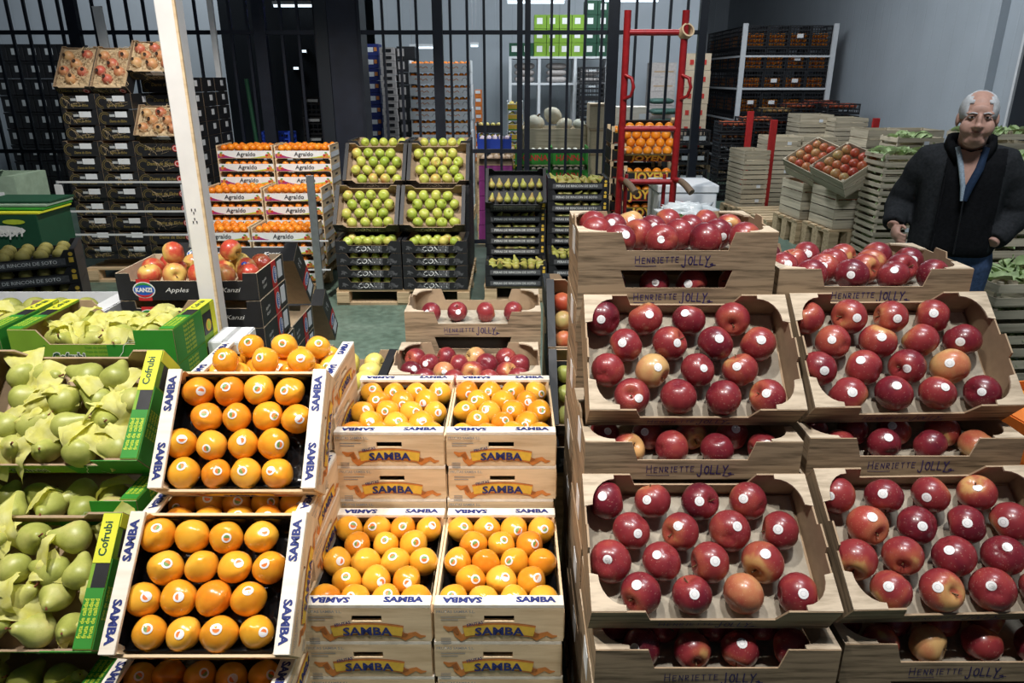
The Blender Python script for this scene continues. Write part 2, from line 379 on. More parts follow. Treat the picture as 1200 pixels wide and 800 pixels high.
# ---------------------------------------------------------------- fruit shapes (radius as a function of direction)
def r_apple(th, az):
    r = 1 - .40 * math.exp(-(th / .34) ** 2) - .20 * math.exp(-((math.pi - th) / .30) ** 2)
    r *= 1 + .03 * math.cos(th) + .012 * math.cos(5 * az) * max(0, -math.cos(th)) + .015 * math.cos(2 * az + .6)
    return r * (1 - .05 * abs(math.cos(th)))
def r_persimmon(th, az):
    r = 1 + .022 * math.cos(4 * az) * math.sin(th) + .03 * math.sin(2 * th) - .10 * math.exp(-(th / .5) ** 2)
    return r * (1 + .10 * math.exp(-((math.pi - th) / .55) ** 2)) * (1.0 + .03 * math.cos(2 * az))
def r_round(th, az): return (1 - .07 * abs(math.cos(th)) - .05 * math.exp(-(th / .2) ** 2)) * (1 + .01 * math.cos(3 * az))
def r_pome(th, az): return (1 - .04 * abs(math.cos(th))) * (1 + .02 * math.cos(5 * az) * math.sin(th))
def r_garlic(th, az): return (1 + .45 * math.exp(-(th / .3) ** 2)) * (1 + .05 * math.cos(8 * az) * math.sin(th))
def r_potato(th, az): return (1 + .25 * math.cos(th) ** 2) * (1 + .05 * math.sin(2 * az + th))
def r_pumpkin(th, az): return (1 - .22 * abs(math.cos(th)) - .12 * math.exp(-(th / .35) ** 2)) * (1 - .07 * abs(math.sin(5 * az)) * math.sin(th))
PEAR_P = [(-1.0, .0), (-.98, .30), (-.90, .52), (-.7, .82), (-.45, .98), (-.15, 1.0), (.15, .93), (.45, .76), (.75, .56), (1.0, .44), (1.2, .36), (1.36, .24), (1.42, .08), (1.38, 0)]
CONF_P = [(-1.0, .0), (-.98, .28), (-.88, .50), (-.6, .82), (-.25, .95), (.15, .88), (.55, .68), (.95, .48), (1.35, .36), (1.7, .28), (1.92, .18), (1.97, .06), (1.95, 0)]
RF = {'apple': r_apple, 'persimmon': r_persimmon, 'round': r_round, 'pome': r_pome, 'garlic': r_garlic, 'potato': r_potato, 'pumpkin': r_pumpkin}
def dirv(th, az): return Vector((math.sin(th) * math.cos(az), math.sin(th) * math.sin(az), math.cos(th)))
def radial_mesh(kind, rad, mat, nu=24, nv=14):
    def mk():
        if kind in ('pear', 'conference'):
            P = PEAR_P if kind == 'pear' else CONF_P
            return MB().lathe([(r * rad, z * rad) for z, r in P], nu, mat, lob=lambda a, z: 1 + .03 * math.cos(3 * a + z * 20)).mesh(kind)
        f = RF[kind]; mb = MB(); vs = [dirv(0, 0) * f(0, 0) * rad]; fs = []
        for i in range(1, nv):
            th = math.pi * i / nv
            for k in range(nu):
                az = 2 * math.pi * k / nu; vs.append(dirv(th, az) * f(th, az) * rad)
        vs.append(dirv(math.pi, 0) * f(math.pi, 0) * rad); L = len(vs) - 1
        for k in range(nu):
            fs.append((0, 1 + k, 1 + (k + 1) % nu)); fs.append((L, L - nu + (k + 1) % nu, L - nu + k))
        for i in range(nv - 2):
            for k in range(nu):
                a = 1 + i * nu; fs.append((a + k, a + nu + k, a + nu + (k + 1) % nu, a + (k + 1) % nu))
        return mb.add(vs, fs, mat, True).mesh(kind)
    return cached(('fr', kind, rad, mat, nu, nv), mk)
def sticker_mesh(kind, rad, d, size, style):
    """a disc that follows the skin around the local direction d"""
    f = RF[kind]; d = d.normalized(); a = d.orthogonal().normalized(); b = d.cross(a); ang = size / rad
    mb = MB(); n = 14
    def pt(t, k, lift):
        q = (d * math.cos(t) + (a * math.cos(k) + b * math.sin(k)) * math.sin(t)).normalized()
        th = math.acos(max(-1, min(1, q.z))); az = math.atan2(q.y, q.x); return q * (f(th, az) * rad + lift)
    def ring(t0, t1, mat, lift, a0=0, a1=2 * math.pi):
        vs = []; fs = []
        for k in range(n + 1):
            aa = a0 + (a1 - a0) * k / n; vs += [pt(t0, aa, lift), pt(t1, aa, lift)]
        for k in range(n): fs.append((2 * k, 2 * k + 1, 2 * k + 3, 2 * k + 2))
        mb.add(vs, fs, mat, True)
    if style == 'ring':
        ring(ang * .62, ang, 'sticker_white', .0009); p = random.random() * .8 - .4
        ring(0, ang * .62, 'sticker_orange', .0009, p + .9, p + math.pi + .9); ring(0, ang * .62, 'sticker_white' if random.random() < .4 else 'sticker_green', .0009, p + math.pi + .9, p + 2 * math.pi + .9)
    elif style == 'white':
        ring(ang * .55, ang, 'sticker_white', .0009); ring(ang * .48, ang * .55, 'sticker_grey', .0009); ring(0, ang * .48, 'sticker_white', .0009)
    elif style == 'blue':
        ring(ang * .3, ang, 'sticker_blue', .0009); ring(0, ang * .3, 'sticker_white', .0009)
    return mb.mesh('sticker')
STEM = {'apple': (.42, .9, .0016, 'stem_brown'), 'pear': (1.36, 1.75, .0022, 'stem_red'), 'conference': (1.9, 2.3, .0016, 'stem_brown'), 'pumpkin': (.66, .95, .012, 'stem_brown')}
CAMP = Vector((0, 0, HCAM)); BALLS = []
SIDE = {'apple': 'apple'}
def rand_rot(rng): return Euler((rng.uniform(0, 6.28), rng.uniform(0, 6.28), rng.uniform(0, 6.28))).to_matrix()
def fruit_at(name, kind, rad, mat, loc, label, cat, group, rot=None, sticker=None, rng=random, stem=True, lod=(24, 14), scale=None, ssize=.0105):
    o = obj(name, radial_mesh(kind, rad, mat, *lod), None, loc)
    Rm = rot if rot is not None else rand_rot(rng)
    o.rotation_euler = Rm.to_euler(); sc = scale or rng.uniform(.95, 1.05); o.scale = (sc,) * 3
    tag(o, label, cat, group)
    if kind in RF and kind not in ('potato', 'garlic'): BALLS.append((o, rad * sc * 1.0))
    view = (CAMP - Vector(loc)).normalized()
    if sticker:
        d = (view + Vector((rng.uniform(-.45, .45), rng.uniform(-.1, .2), rng.uniform(-.2, .55)))).normalized()
        obj('sticker', sticker_mesh(kind, rad, Rm.inverted() @ d, ssize, sticker), o)
    if stem and kind in STEM and (Rm @ Vector((0, 0, 1))).dot(view) > (-.2 if kind != 'apple' else .1):
        a, b, r, sm = STEM[kind]
        me = cached(('stem', kind, rad), lambda: MB().tube([(0, 0, a * rad), (.06 * rad, 0, (a + b) / 2 * rad), (.16 * rad, .05 * rad, b * rad)], [r, r * .9, r * 1.25], sm, 6).mesh('stem'))
        obj('stem', me, o)
    return o
# ---------------------------------------------------------------- 2-D print helper: polygons mapped on a face
def on_face(face, p, q, lift): return {'front': (p, -lift, q), 'left': (-lift, -p, q), 'right': (lift, p, q), 'top': (p, q, lift), 'back': (-p, lift, q)}[face]
def printed(face, polys):
    mb = MB()
    for poly, mat, layer in polys:
        ar = sum(poly[i][0] * poly[(i + 1) % len(poly)][1] - poly[(i + 1) % len(poly)][0] * poly[i][1] for i in range(len(poly)))
        pl = poly if ar > 0 else poly[::-1]
        mb.add([on_face(face, p, q, .0007 + layer * .0005) for p, q in pl], [tuple(range(len(pl)))], mat)
    return mb
def rect(x0, x1, y0, y1): return [(x0, y0), (x1, y0), (x1, y1), (x0, y1)]
def ell(cx, cy, rx, ry, n=18, a0=0, a1=2 * math.pi): return [(cx + rx * math.cos(a0 + (a1 - a0) * k / n), cy + ry * math.sin(a0 + (a1 - a0) * k / n)) for k in range(n if a1 - a0 > 6.2 else n + 1)]
def strip(mb, face, path, w, mat, layer):
    L = []; Rr = []
    for i, (x, y) in enumerate(path):
        a = path[max(i - 1, 0)]; b = path[min(i + 1, len(path) - 1)]; d = Vector((b[0] - a[0], b[1] - a[1])).normalized()
        ww = w[i] if isinstance(w, list) else w
        L.append((x - d.y * ww / 2, y + d.x * ww / 2)); Rr.append((x + d.y * ww / 2, y - d.x * ww / 2))
    for i in range(len(path) - 1):
        mb.add([on_face(face, *q, .0007 + layer * .0005) for q in (Rr[i], Rr[i + 1], L[i + 1], L[i])], [(0, 1, 2, 3)], mat)
def text_on(parent, face, s, size, mat, p, q, bold=0, sx=1, shear=0, arc=0, layer=3, rot=0, align='CENTER', name='lettering'):
    o = obj(name, text_mesh(s, size, mat, bold, face, sx, shear, arc, align), parent, on_face(face, p, q, max(.0008 + layer * .0005, .0032)))
    if rot:
        o.rotation_euler = {'front': (0, -rot, 0), 'top': (0, 0, rot), 'right': (rot, 0, 0), 'left': (-rot, 0, 0), 'back': (0, rot, 0)}[face]
    return o
# ---------------------------------------------------------------- wood-print cardboard apple tray
JW, JD, JH = .5, .305, .0965
def dip_poly(W, H, a=.215, b=.245, d=.52): return [(-W / 2, 0), (W / 2, 0), (W / 2, H), (W / 2 - a * W, H), (W / 2 - b * W, d * H), (-W / 2 + b * W, d * H), (-W / 2 + a * W, H), (-W / 2, H)]
def two_tone(me, outm, innm, test):
    me.materials.clear(); me.materials.append(MATS[outm]); me.materials.append(MATS[innm])
    for p in me.polygons: p.material_index = 0 if test(p.normal) else 1
    return me
def jolly_meshes():
    t = .004; c = {}
    c['front'] = two_tone(MB().prism(dip_poly(JW, JH), -t / 2, t / 2, 'kraft').mesh(), 'print_wood', 'kraft', lambda n: n.y < -.5)
    sp = [(-JD / 2, 0), (JD / 2, 0), (JD / 2, JH), (.032, JH), (.026, JH + .016), (-.026, JH + .016), (-.032, JH), (-JD / 2, JH)]
    c['side_low'] = two_tone(MB().prism([(-JD / 2, 0), (JD / 2, 0), (JD / 2, JH), (-JD / 2, JH)], -t / 2, t / 2, 'kraft', 'yz').mesh(), 'print_wood', 'kraft', lambda n: n.x < -.5)
    c['side'] = two_tone(MB().prism(sp, -t / 2, t / 2, 'kraft', 'yz').mesh(), 'print_wood', 'kraft', lambda n: n.x < -.5)
    curve = [(.070 - .052 * math.sin(k / 6 * math.pi / 2), .012 + .062 * (1 - math.cos(k / 6 * math.pi / 2))) for k in range(7)]
    c['flap'] = MB().prism([(0, 0), (.070, 0)] + curve + [(0, .078)], -t, .0005, 'print_wood_pale', 'xy').mesh()
    mb = MB(); nx, ny = 36, 24; vs = []; fs = []
    for j in range(ny + 1):
        for i in range(nx + 1):
            x = -JW / 2 + .012 + (JW - .024) * i / nx; y = -JD / 2 + .01 + (JD - .02) * j / ny
            vs.append((x, y, .010 + .005 * math.sin(x * 2 * math.pi / .105 + (1.6 if int(j / 6) % 2 else 0)) * math.sin(y * 2 * math.pi / .145)))
    for j in range(ny):
        for i in range(nx): a = j * (nx + 1) + i; fs.append((a, a + 1, a + nx + 2, a + nx + 1))
    c['pad'] = mb.add(vs, fs, 'pulp', True).mesh()
    c['letters'] = hand_lettering()
    return c
def jolly_tray(loc, rot, label, group=None, letters=True, pad=True, side_label=False, flaps=True):
    c = cached('jolly', jolly_meshes); t = thing('apple_tray', label, 'fruit tray', loc, rot, group)
    part('base', t, -JW / 2 + .004, JW / 2 - .004, -JD / 2 + .004, JD / 2 - .004, 0, .004, 'kraft')
    f = obj('front_panel', c['front'], t, (0, -JD / 2, 0)); obj('back_panel', c['front'], t, (0, JD / 2, 0), (0, 0, math.pi))
    sd = c['side' if pad else 'side_low']; l = obj('side_panel', sd, t, (-JW / 2 + .002, 0, 0)); obj('side_panel', sd, t, (JW / 2 - .002, 0, 0), (0, 0, math.pi))
    if letters: obj('handwriting', c['letters'], f, (0, -.0028, .026))
    if side_label: part('side_label', l, -.0035, -.0022, -.06, .01, .02, .085, 'white_card')
    if flaps:
        for sx in (-1, 1):
            for sy in (-1, 1):
                o = obj('corner_flap', c['flap'], t, (sx * JW / 2, sy * JD / 2, JH + .001)); o.scale = (-sx, -sy, 1)
    if pad: obj('fruit_pad', c['pad'], t)
    return t
# ---------------------------------------------------------------- wooden persimmon crate with printed ends
SW, SD, SH = .4, .3, .105
def samba_print(face):
    mb = MB(); 
    arcy = lambda p: .009 * (1 - (p / .082) ** 2)
    cen = [(-.082 + .164 * k / 12, arcy(-.082 + .164 * k / 12)) for k in range(13)]
    strip(mb, face, cen, .036, 'print_brown', 0); strip(mb, face, cen, .034, 'print_orange', 1); strip(mb, face, cen, .025, 'print_yellow', 2)
    strip(mb, face, [(-.076, -.010), (-.088, -.018), (-.097, -.008), (-.103, .010), (-.118, .008), (-.130, .016)], [.018, .020, .018, .017, .014, .004], 'print_orange', 0)
    strip(mb, face, [(-.096, -.006), (-.103, .009), (-.110, .005)], [.007, .014, .004], 'print_brown', 1)
    strip(mb, face, [(.076, -.006), (.089, -.017), (.099, -.010), (.112, -.005), (.124, -.014), (.136, -.012)], [.020, .018, .015, .012, .010, .003], 'print_orange', 0)
    strip(mb, face, [(.08, -.013), (.088, -.007), (.094, -.006)], [.004, .01, .003], 'print_brown', 1)
    for k in range(3):
        mb2 = printed(face, [(rect(-.135, -.135 + (.075, .058, .040)[k], .049 - k * .0075, .0512 - k * .0075), 'grey_print', 0)]) if k else None
        if mb2: mb.add(mb2.v, mb2.f, 'grey_print')
    for k in range(4):
        q = printed(face, [(rect(-.137, -.113, -.034 + k * .005, -.0322 + k * .005), 'grey_print', 0)]); mb.add(q.v, q.f, 'grey_print')
    return mb.mesh('print')
def samba_meshes():
    c = {}; w, h = SD, SH - .010
    def end(sx):
        mb = MB(); t = .009; y = .035; z0, z1 = .058, .074
        for a in ((-w / 2, w / 2, 0, z0), (-w / 2, w / 2, z1, h), (-w / 2, -y, z0, z1), (y, w / 2, z0, z1)): mb.box(-t / 2, t / 2, a[0], a[1], a[2], a[3], 'pine')
        return mb.mesh()
    c['end'] = end(1); c['pr_left'] = samba_print('left'); c['pr_right'] = samba_print('right'); c['pr_front'] = samba_print('front')
    c['post'] = MB().prism([(0, 0), (.03, 0), (0, .03)], 0, h, 'pine', 'xy').mesh()
    mb = MB(); x, y, z = SW / 2 - .014, SD / 2 - .010, .058; nx = 40; rr = random.Random(5); vs = []; fs = []
    for j in range(25):
        for i in range(nx + 1):
            px, py = -x + 2 * x * i / nx, -y + 2 * y * j / 24; e = max(0, max(abs(px) / x, abs(py) / y) - .86) / .14
            vs.append((px, py, .010 + e * e * z + .004 * noise.noise(Vector((px * 50, py * 50, 1)))))
    for j in range(24):
        for i in range(nx): a = j * (nx + 1) + i; fs.append((a, a + 1, a + nx + 2, a + nx + 1))
    c['liner'] = mb.add(vs, fs, 'liner_plastic', True).mesh()
    return c
def samba_crate(loc, rot, label, group=None, full=True, liner=True, side_print=False, ledge_print=True):
    c = cached('samba', samba_meshes); t = thing('persimmon_crate', label, 'fruit crate', loc, rot, group)
    for y in (-.1, 0, .1): part('bottom_slat', t, -SW / 2, SW / 2, y - .047, y + .047, 0, .005, 'pine_x')
    for s, face in ((-1, 'left'), (1, 'right')):
        e = obj('end_panel', c['end'], t, (s * (SW / 2 - .0045), 0, 0))
        if full:
            obj('banner_print', c['pr_' + face], e, (s * .0047, 0, .028))
            text_on(e, face, 'SAMBA', .0315, 'ink_blue', 0, .024, .0009, 1.15, 0, .007, 4).location.x += s * .0045
            text_on(e, face, 'FRUTAS', .011, 'ink_blue', -.056, .053, .0003, 1, 0, 0, 2, .25).location.x += s * .0045
            text_on(e, face, 'FRUTAS SAMBA S.L.', .0105, 'grey_print', -.1, .0875, .0002, 1, 0, 0, 1).location.x += s * .0045
        x0, x1 = (SW / 2 - .034, SW / 2) if s > 0 else (-SW / 2, -SW / 2 + .034)
        r = part('top_rail', t, x0, x1, -SD / 2, SD / 2, SH - .010, SH, 'pine_white', .0012)
        if ledge_print:
            a = math.pi / 2 * -s if False else -math.pi / 2
            for y, rt in ((-.085, a), (.085, a + math.pi)):
                o = obj('rail_lettering', text_mesh('SAMBA', .025, 'ink_blue', .0012, 'top', 1.15), r, (0, y, .0058), (0, 0, rt))
    for s in (-1, 1):
        p = part('side_panel', t, -SW / 2 + .009, SW / 2 - .009, s * SD / 2 - .003, s * SD / 2 + .003, .0, .074, 'pine_x')
        if side_print and s < 0:
            obj('banner_print', c['pr_front'], p, (0, -.0033, -.002)); text_on(p, 'front', 'SAMBA', .0235, 'ink_blue', 0, -.003, .0011, 1.1, 0, 0, 4).location.y -= .003
    for sx in (-1, 1):
        for sy in (-1, 1):
            o = obj('corner_post', c['post'], t, (sx * (SW / 2 - .009), sy * (SD / 2 - .003), .0)); o.scale = (-sx, -sy, 1)
    if liner: obj('plastic_liner', c['liner'], t)
    return t
# ---------------------------------------------------------------- general cardboard tray for the other fruit
def tray_meshes(key, W, D, H, out, inn, d, a, b, sideH):
    def mk():
        t = .005
        fr = two_tone(MB().prism(dip_poly(W, H, a, b, d), -t / 2, t / 2, out).mesh(), out, inn, lambda n: n.y < -.5)
        si = two_tone(MB().prism([(-D / 2, 0), (D / 2, 0), (D / 2, sideH), (-D / 2, sideH)], -t / 2, t / 2, out, 'yz').mesh(), out, inn, lambda n: n.x < -.5)
        return fr, si
    return cached(('tray', key, W, D, H, out, inn, d, a, b, sideH), mk)
def card_tray(name, loc, rot, label, group, W, D, H, out, inn, cat='fruit tray', d=.5, a=.16, b=.2, ledge=None, ledge_w=.03, sideH=None):
    fr, si = tray_meshes('c', W, D, H, out, inn, d, a, b, sideH or H); t = thing(name, label, cat, loc, rot, group)
    part('base', t, -W / 2 + .003, W / 2 - .003, -D / 2 + .003, D / 2 - .003, 0, .005, inn)
    t_f = obj('front_panel', fr, t, (0, -D / 2, 0)); obj('back_panel', fr, t, (0, D / 2, 0), (0, 0, math.pi))
    t_l = obj('side_panel', si, t, (-W / 2 + .0025, 0, 0)); t_r = obj('side_panel', si, t, (W / 2 - .0025, 0, 0), (0, 0, math.pi))
    led = []
    if ledge:
        for s in (-1, 1):
            x0, x1 = (W / 2 - ledge_w, W / 2) if s > 0 else (-W / 2, -W / 2 + ledge_w)
            led.append(part('top_ledge', t, x0, x1, -D / 2, D / 2, (sideH or H) - .003, (sideH or H) + .003, ledge))
    return t, t_f, t_l, t_r, led
# ---------------------------------------------------------------- pallets, slat crates, plastic crates
def pallet(loc, W, D, H, label, rotz=0, group='wooden pallets'):
    t = thing('wooden_pallet', label, 'pallet', loc, (0, 0, rotz), group); th = .02
    n = max(3, round(D / .16))
    for i in range(n):
        y = -D / 2 + D * (i + .5) / n; part('deck_board', t, -W / 2, W / 2, y - D / n * .36, y + D / n * .36, H - th, H, 'pallet_wood', .002)
    for x in (-1, 0, 1):
        xx = x * (W / 2 - .055); part('stringer', t, xx - .05, xx + .05, -D / 2, D / 2, H - 2 * th, H - th, 'pallet_wood')
        for y in (-1, 0, 1):
            yy = y * (D / 2 - .06); part('block', t, xx - .05, xx + .05, yy - .06, yy + .06, th, H - 2 * th, 'pallet_wood')
    for y in (-1, 0, 1):
        yy = y * (D / 2 - .06); part('bottom_board', t, -W / 2, W / 2, yy - .05, yy + .05, 0, th, 'pallet_wood')
    return t
def slat_crate(loc, rot, label, group, W=.3, D=.5, H=.17, ns=3, mat='grey_wood', maty='grey_wood_y', card=True, rng=random, gap=.012):
    t = thing('slat_crate', label, 'wooden crate', loc, rot, group); th = .008
    part('base', t, -W / 2 + th, W / 2 - th, -D / 2 + th, D / 2 - th, 0.004, .012, maty)
    hs = H / ns
    for i in range(ns):
        z0, z1 = i * hs + gap / 2, (i + 1) * hs - gap / 2 + (.003 if i == ns - 1 else 0)
        for s in (-1, 1):
            o = part('side_slat', t, s * W / 2 - th / 2, s * W / 2 + th / 2, -D / 2, D / 2, z0, z1, maty); o.location.z += rng.uniform(-.002, .002)
            part('end_slat', t, -W / 2 + th / 2, W / 2 - th / 2, s * (D / 2 - th / 2) - th / 2, s * (D / 2 - th / 2) + th / 2, z0, z1, mat)
    for sx in (-1, 1):
        for sy in (-1, 1):
            x = sx * (W / 2 - th / 2 - .014); y = sy * (D / 2 - th - .014); part('corner_post', t, x - .012, x + .012, y - .012, y + .012, .012, H, mat)
    if card and rng.random() < .6: part('paper_label', t, W * .08, W * .08 + .055, -D / 2 - th / 2 - .002, -D / 2 - th / 2 + .001, H * .42, H * .42 + .04, 'white_card')
    return t
def plastic_crate_mesh(W, D, H, rows, holes, mat='black_plastic'):
    def mk():
        mb = MB(); t = .012; mb.box(-W / 2, W / 2, -D / 2, D / 2, 0, .012, mat)
        for s in (-1, 1):
            for k in range(rows + 1):
                z0 = (H - .02) * k / rows; h = .03 if k in (0, rows) else .016; z1 = min(H, z0 + h)
                mb.box(-W / 2, W / 2, s * (D / 2 - t / 2) - t / 2, s * (D / 2 - t / 2) + t / 2, z0, z1, mat); mb.box(s * (W / 2 - t / 2) - t / 2, s * (W / 2 - t / 2) + t / 2, -D / 2 + t, D / 2 - t, z0, z1, mat)
            for k in range(holes + 1):
                x = -W / 2 + .012 + (W - .024) * k / holes; ww = .02 if k in (0, holes) else .008
                mb.box(x - ww / 2, x + ww / 2, s * (D / 2 - t / 2) - t / 2 + .001, s * (D / 2 - t / 2) + t / 2 - .001, 0, H - .01, mat)
                y = -D / 2 + .012 + (D - .024) * k / holes; mb.box(s * (W / 2 - t / 2) - t / 2 + .001, s * (W / 2 - t / 2) + t / 2 - .001, y - ww / 2, y + ww / 2, 0, H - .01, mat)
        return mb.mesh('plastic_crate')
    return cached(('pc', W, D, H, rows, holes, mat), mk)
def fill_mesh(key, kind, rad, mat, W, D, z, pitch, layers=1, seed=1, lod=(10, 6)):
    """many small fruit nobody can pick apart: one joined mesh"""
    def mk():
        rng = random.Random(seed); src = radial_mesh(kind, rad, mat, *lod); vs0 = [v.co.copy() for v in src.vertices]; fs0 = [tuple(p.vertices) for p in src.polygons]
        mb = MB(); nx = max(1, int(W / pitch)); ny = max(1, int(D / pitch))
        for l in range(layers):
            for j in range(ny):
                for i in range(nx):
                    p = Vector((-W / 2 + W * (i + .5) / nx + rng.uniform(-.1, .1) * pitch, -D / 2 + D * (j + .5) / ny + rng.uniform(-.1, .1) * pitch, z + l * pitch * .85 + rng.uniform(0, .2) * rad))
                    mb.add(vs0, fs0, mat, True, Matrix.Translation(p) @ rand_rot(rng).to_4x4())
        return mb.mesh('fill')
    return cached(('fill', key), mk)
def local_pts(loc, rot): return Matrix.Translation(Vector(loc)) @ Euler(rot).to_matrix().to_4x4()
def tilt_loc(x, Yb, zb, D, H, t):
    """place of a tray tilted by t whose lower rim edge is at (Yb, zb)"""
    y, z = -D / 2, H; return (x, Yb - (y * math.cos(t) - z * math.sin(t)), zb - (y * math.sin(t) + z * math.cos(t)))
# ================================================================ the hall
struct('floor', MB().box(-9, 9, -3, 22, -.1, 0, 'floor_green').mesh())
struct('ceiling', MB().box(-9, 9, -3, 22, 5.0, 5.1, 'ceiling_paint').mesh())
struct('wall_right', MB().box(0, .15, -11, 12.6, 0, 5, 'panel_wall').mesh(), (5.6, 8, 0), (0, 0, 0))
struct('wall_back', MB().box(-9, 5.6, 0, .15, 0, 5, 'panel_wall_x').mesh(), (0, 20.5, 0))
struct('wall_left', MB().box(-.15, 0, -3, 22, 0, 5, 'panel_wall').mesh(), (-8.2, 0, 0))
# ================================================================ apple stacks
JP = JH + .0005
AX, BX = .42, .937
ST = {'A': 'stack by persimmons', 'B': 'stack by man'}
ROWN = {4: ('back row', 'second row', 'third row', 'front row'), 5: ('front row', 'second row', 'third row', 'fourth row', 'back row'), 2: ('rear row', 'front row'), 1: ('row',)}
def apple_rows(box, loc, rot, W, D, z, rows, xs, rng, jit=.006, rad=.043, where='', grp='', sticker_p=.8, stem=True, mat='apple_red'):
    M = local_pts(loc, rot); k = 0
    for j, (fy, off) in enumerate(rows):
        for i in range(xs):
            x = -W / 2 + W * (off + .224 * i) + rng.uniform(-jit, jit); y = D / 2 - D * fy + rng.uniform(-jit, jit)
            if abs(x) > W / 2 - rad * .92: x = math.copysign(W / 2 - rad * .92, x)
            p = M @ Vector((x, y, z + rad + rng.uniform(0, .004)))
            st = 'white' if rng.random() < sticker_p else None
            pale = rng.random() < .07
            kind = ('pale ' if pale else 'red ') + ('stickered apple' if st else 'apple')
            lab = f"{kind}, {ORD[i]} from persimmon side in {ROWN[len(rows)][j]}, {where}"
            fruit_at('apple', 'apple', rad, 'apple_blush' if pale else mat, p, lab, 'apple', grp, sticker=st, rng=rng)
            k += 1
def apple_stack(X, key, dY, rng, nback):
    s = ST[key]; back_top = 13 if key == 'A' else 12
    yb, ym, yf = 1.795 + dY, 1.483 + dY * .9, 1.172 + dY * .8
    pb = 1.387 - 13 * JP if key == 'A' else 1.288 - 12 * JP
    for (yy, ph, n, row) in ((yb, pb, back_top, 'back'), (ym, .966 - 9 * JP, 9, 'middle'), (yf, .657 - 6 * JP, 6, 'front')):
        pallet((X, yy + JD / 2, 0), JW, JD, ph, f'low wooden platform under the {row} row of the apple {s}', group='platforms under apple trays')
        for k in range(n):
            loc = (X + rng.uniform(-.004, .004), yy + JD / 2, ph + k * JP); top = k == n - 1
            if top: lab = {'back': f'topmost flat wood-print apple tray of the {s}', 'middle': f'flat apple tray under the upper tilted tray of {s}', 'front': f'flat apple tray under the lower tilted tray of {s}'}[row]
            elif row == 'back' and k == n - 2 and key == 'A': lab = 'second wood-print apple tray from top of the stack beside persimmon crates'
            else: lab = f'{ORD[k]} wood-print tray from bottom in {row} row of apple {s}'
            jolly_tray(loc, (0, 0, 0), lab, f'apple trays in {row} row of {s}', letters=k >= n - 3, pad=top, side_label=(key == 'A' and k % 2 == 0), flaps=k >= n - 2)
        top = (X, yy + JD / 2, ph + (n - 1) * JP)
        if row == 'back':
            apple_rows('t', top, (0, 0, 0), JW - .02, JD - .02, .024, [(.14, .10), (.38, .2), (.62, .1), (.86, .2)], 4, rng, .005, .0425, f'topmost tray, {s}', f'apples heaped in topmost tray of {s}', .45)
            M = local_pts(top, (0, 0, 0))
            for q in () and ((-.13, .05), (.02, -.02), (.13, .06), (-.05, .09), (.10, -.07)):
                fruit_at('apple', 'apple', .040, 'apple_red', M @ Vector((q[0], q[1], .118)), f'dark red apple on the second layer in topmost tray of {s}', 'apple', f'second layer apples of {s}', sticker='white' if rng.random() < .4 else None, rng=rng)
            if key == 'A':
                sec = (X, yy + JD / 2, ph + (n - 2) * JP)
                apple_rows('u', sec, (0, 0, 0), JW - .02, JD - .02, .006, [(.86, .17)], 4, rng, .006, .040, f'second tray, {s}', f'apples in second tray of {s}', .3)
        else:
            which = 'upper' if row == 'middle' else 'lower'
            apple_rows('m', top, (0, 0, 0), JW - .02, JD - .02, .010, [(.60, .10), (.86, .19)], 4, rng, .006, .040, f'shaded {which} tray, {s}', f'apples under {which} tilted tray of {s}', .6)
    for which, (yb_, zb_, tt, xo) in (('upper', (1.510 + dY, 1.034, 43, .008)), ('lower', (1.170 + dY * .6, .754, 31 if key == 'A' else 35, -.012))):
        t = R(tt); loc = tilt_loc(X + xo, yb_, zb_, JD, JH, t)
        rz = (.0 if key == 'A' else .03)
        jolly_tray(loc, (t, 0, rz), f'{which} tilted wood-print apple tray of the {s}', 'tilted apple trays', letters=True)
        apple_rows('x', loc, (t, 0, rz), JW - .02, JD - .02, .010, [(.13, .085), (.38, .195), (.62, .09), (.86, .205)], 4, rng, .003, .0437, f'{which} tilted tray, {s}', f'apples in {which} tilted tray of {s}', .85)
apple_stack(AX, 'A', 0, random.Random(11), 13)
apple_stack(BX, 'B', .02, random.Random(23), 12)
# ================================================================ persimmon crates beside the pears (tilted) and in front (flat)
def persimmon(p, where, grp, rng, rad=.037, tip=None, sticker=True):
    st = 'ring' if sticker and rng.random() < .93 else None
    view = (CAMP - Vector(p)).normalized()
    # blossom end (-z of the fruit) looks towards the viewer and up, calyx below
    d = (view + Vector((rng.uniform(-.6, .6), rng.uniform(-.2, .3), rng.uniform(-.3, .6)))).normalized()
    Rm = (-d).to_track_quat('Z', 'Y').to_matrix() @ Matrix.Rotation(rng.uniform(0, 6.28), 3, 'Z')
    o = fruit_at('persimmon', 'persimmon', rad, 'persimmon_skin', p, f"{'stickered' if st else 'plain'} persimmon {where}", 'persimmon', grp, rot=Rm, sticker=st, rng=rng, ssize=.0108)
    return o
def persimmon_grid(loc, rot, rows, z, rad, where, grp, rng, jit=.003):
    M = local_pts(loc, rot); back_first = rows[0][0] > rows[-1][0]
    for j, (y, xs) in enumerate(rows):
        jj = j if back_first else len(rows) - 1 - j
        rn = 'back row' if jj == 0 else ('front row' if jj == len(rows) - 1 else ORD[jj] + ' row')
        for i, x in enumerate(xs): persimmon(M @ Vector((x + rng.uniform(-jit, jit), y + rng.uniform(-jit, jit), z + rad + rng.uniform(0, .004))), f'{ORD[i]} from pear side, {rn}, {where}', grp, rng, rad)
rng = random.Random(31)
SP = SH + .0005
PX = -.685
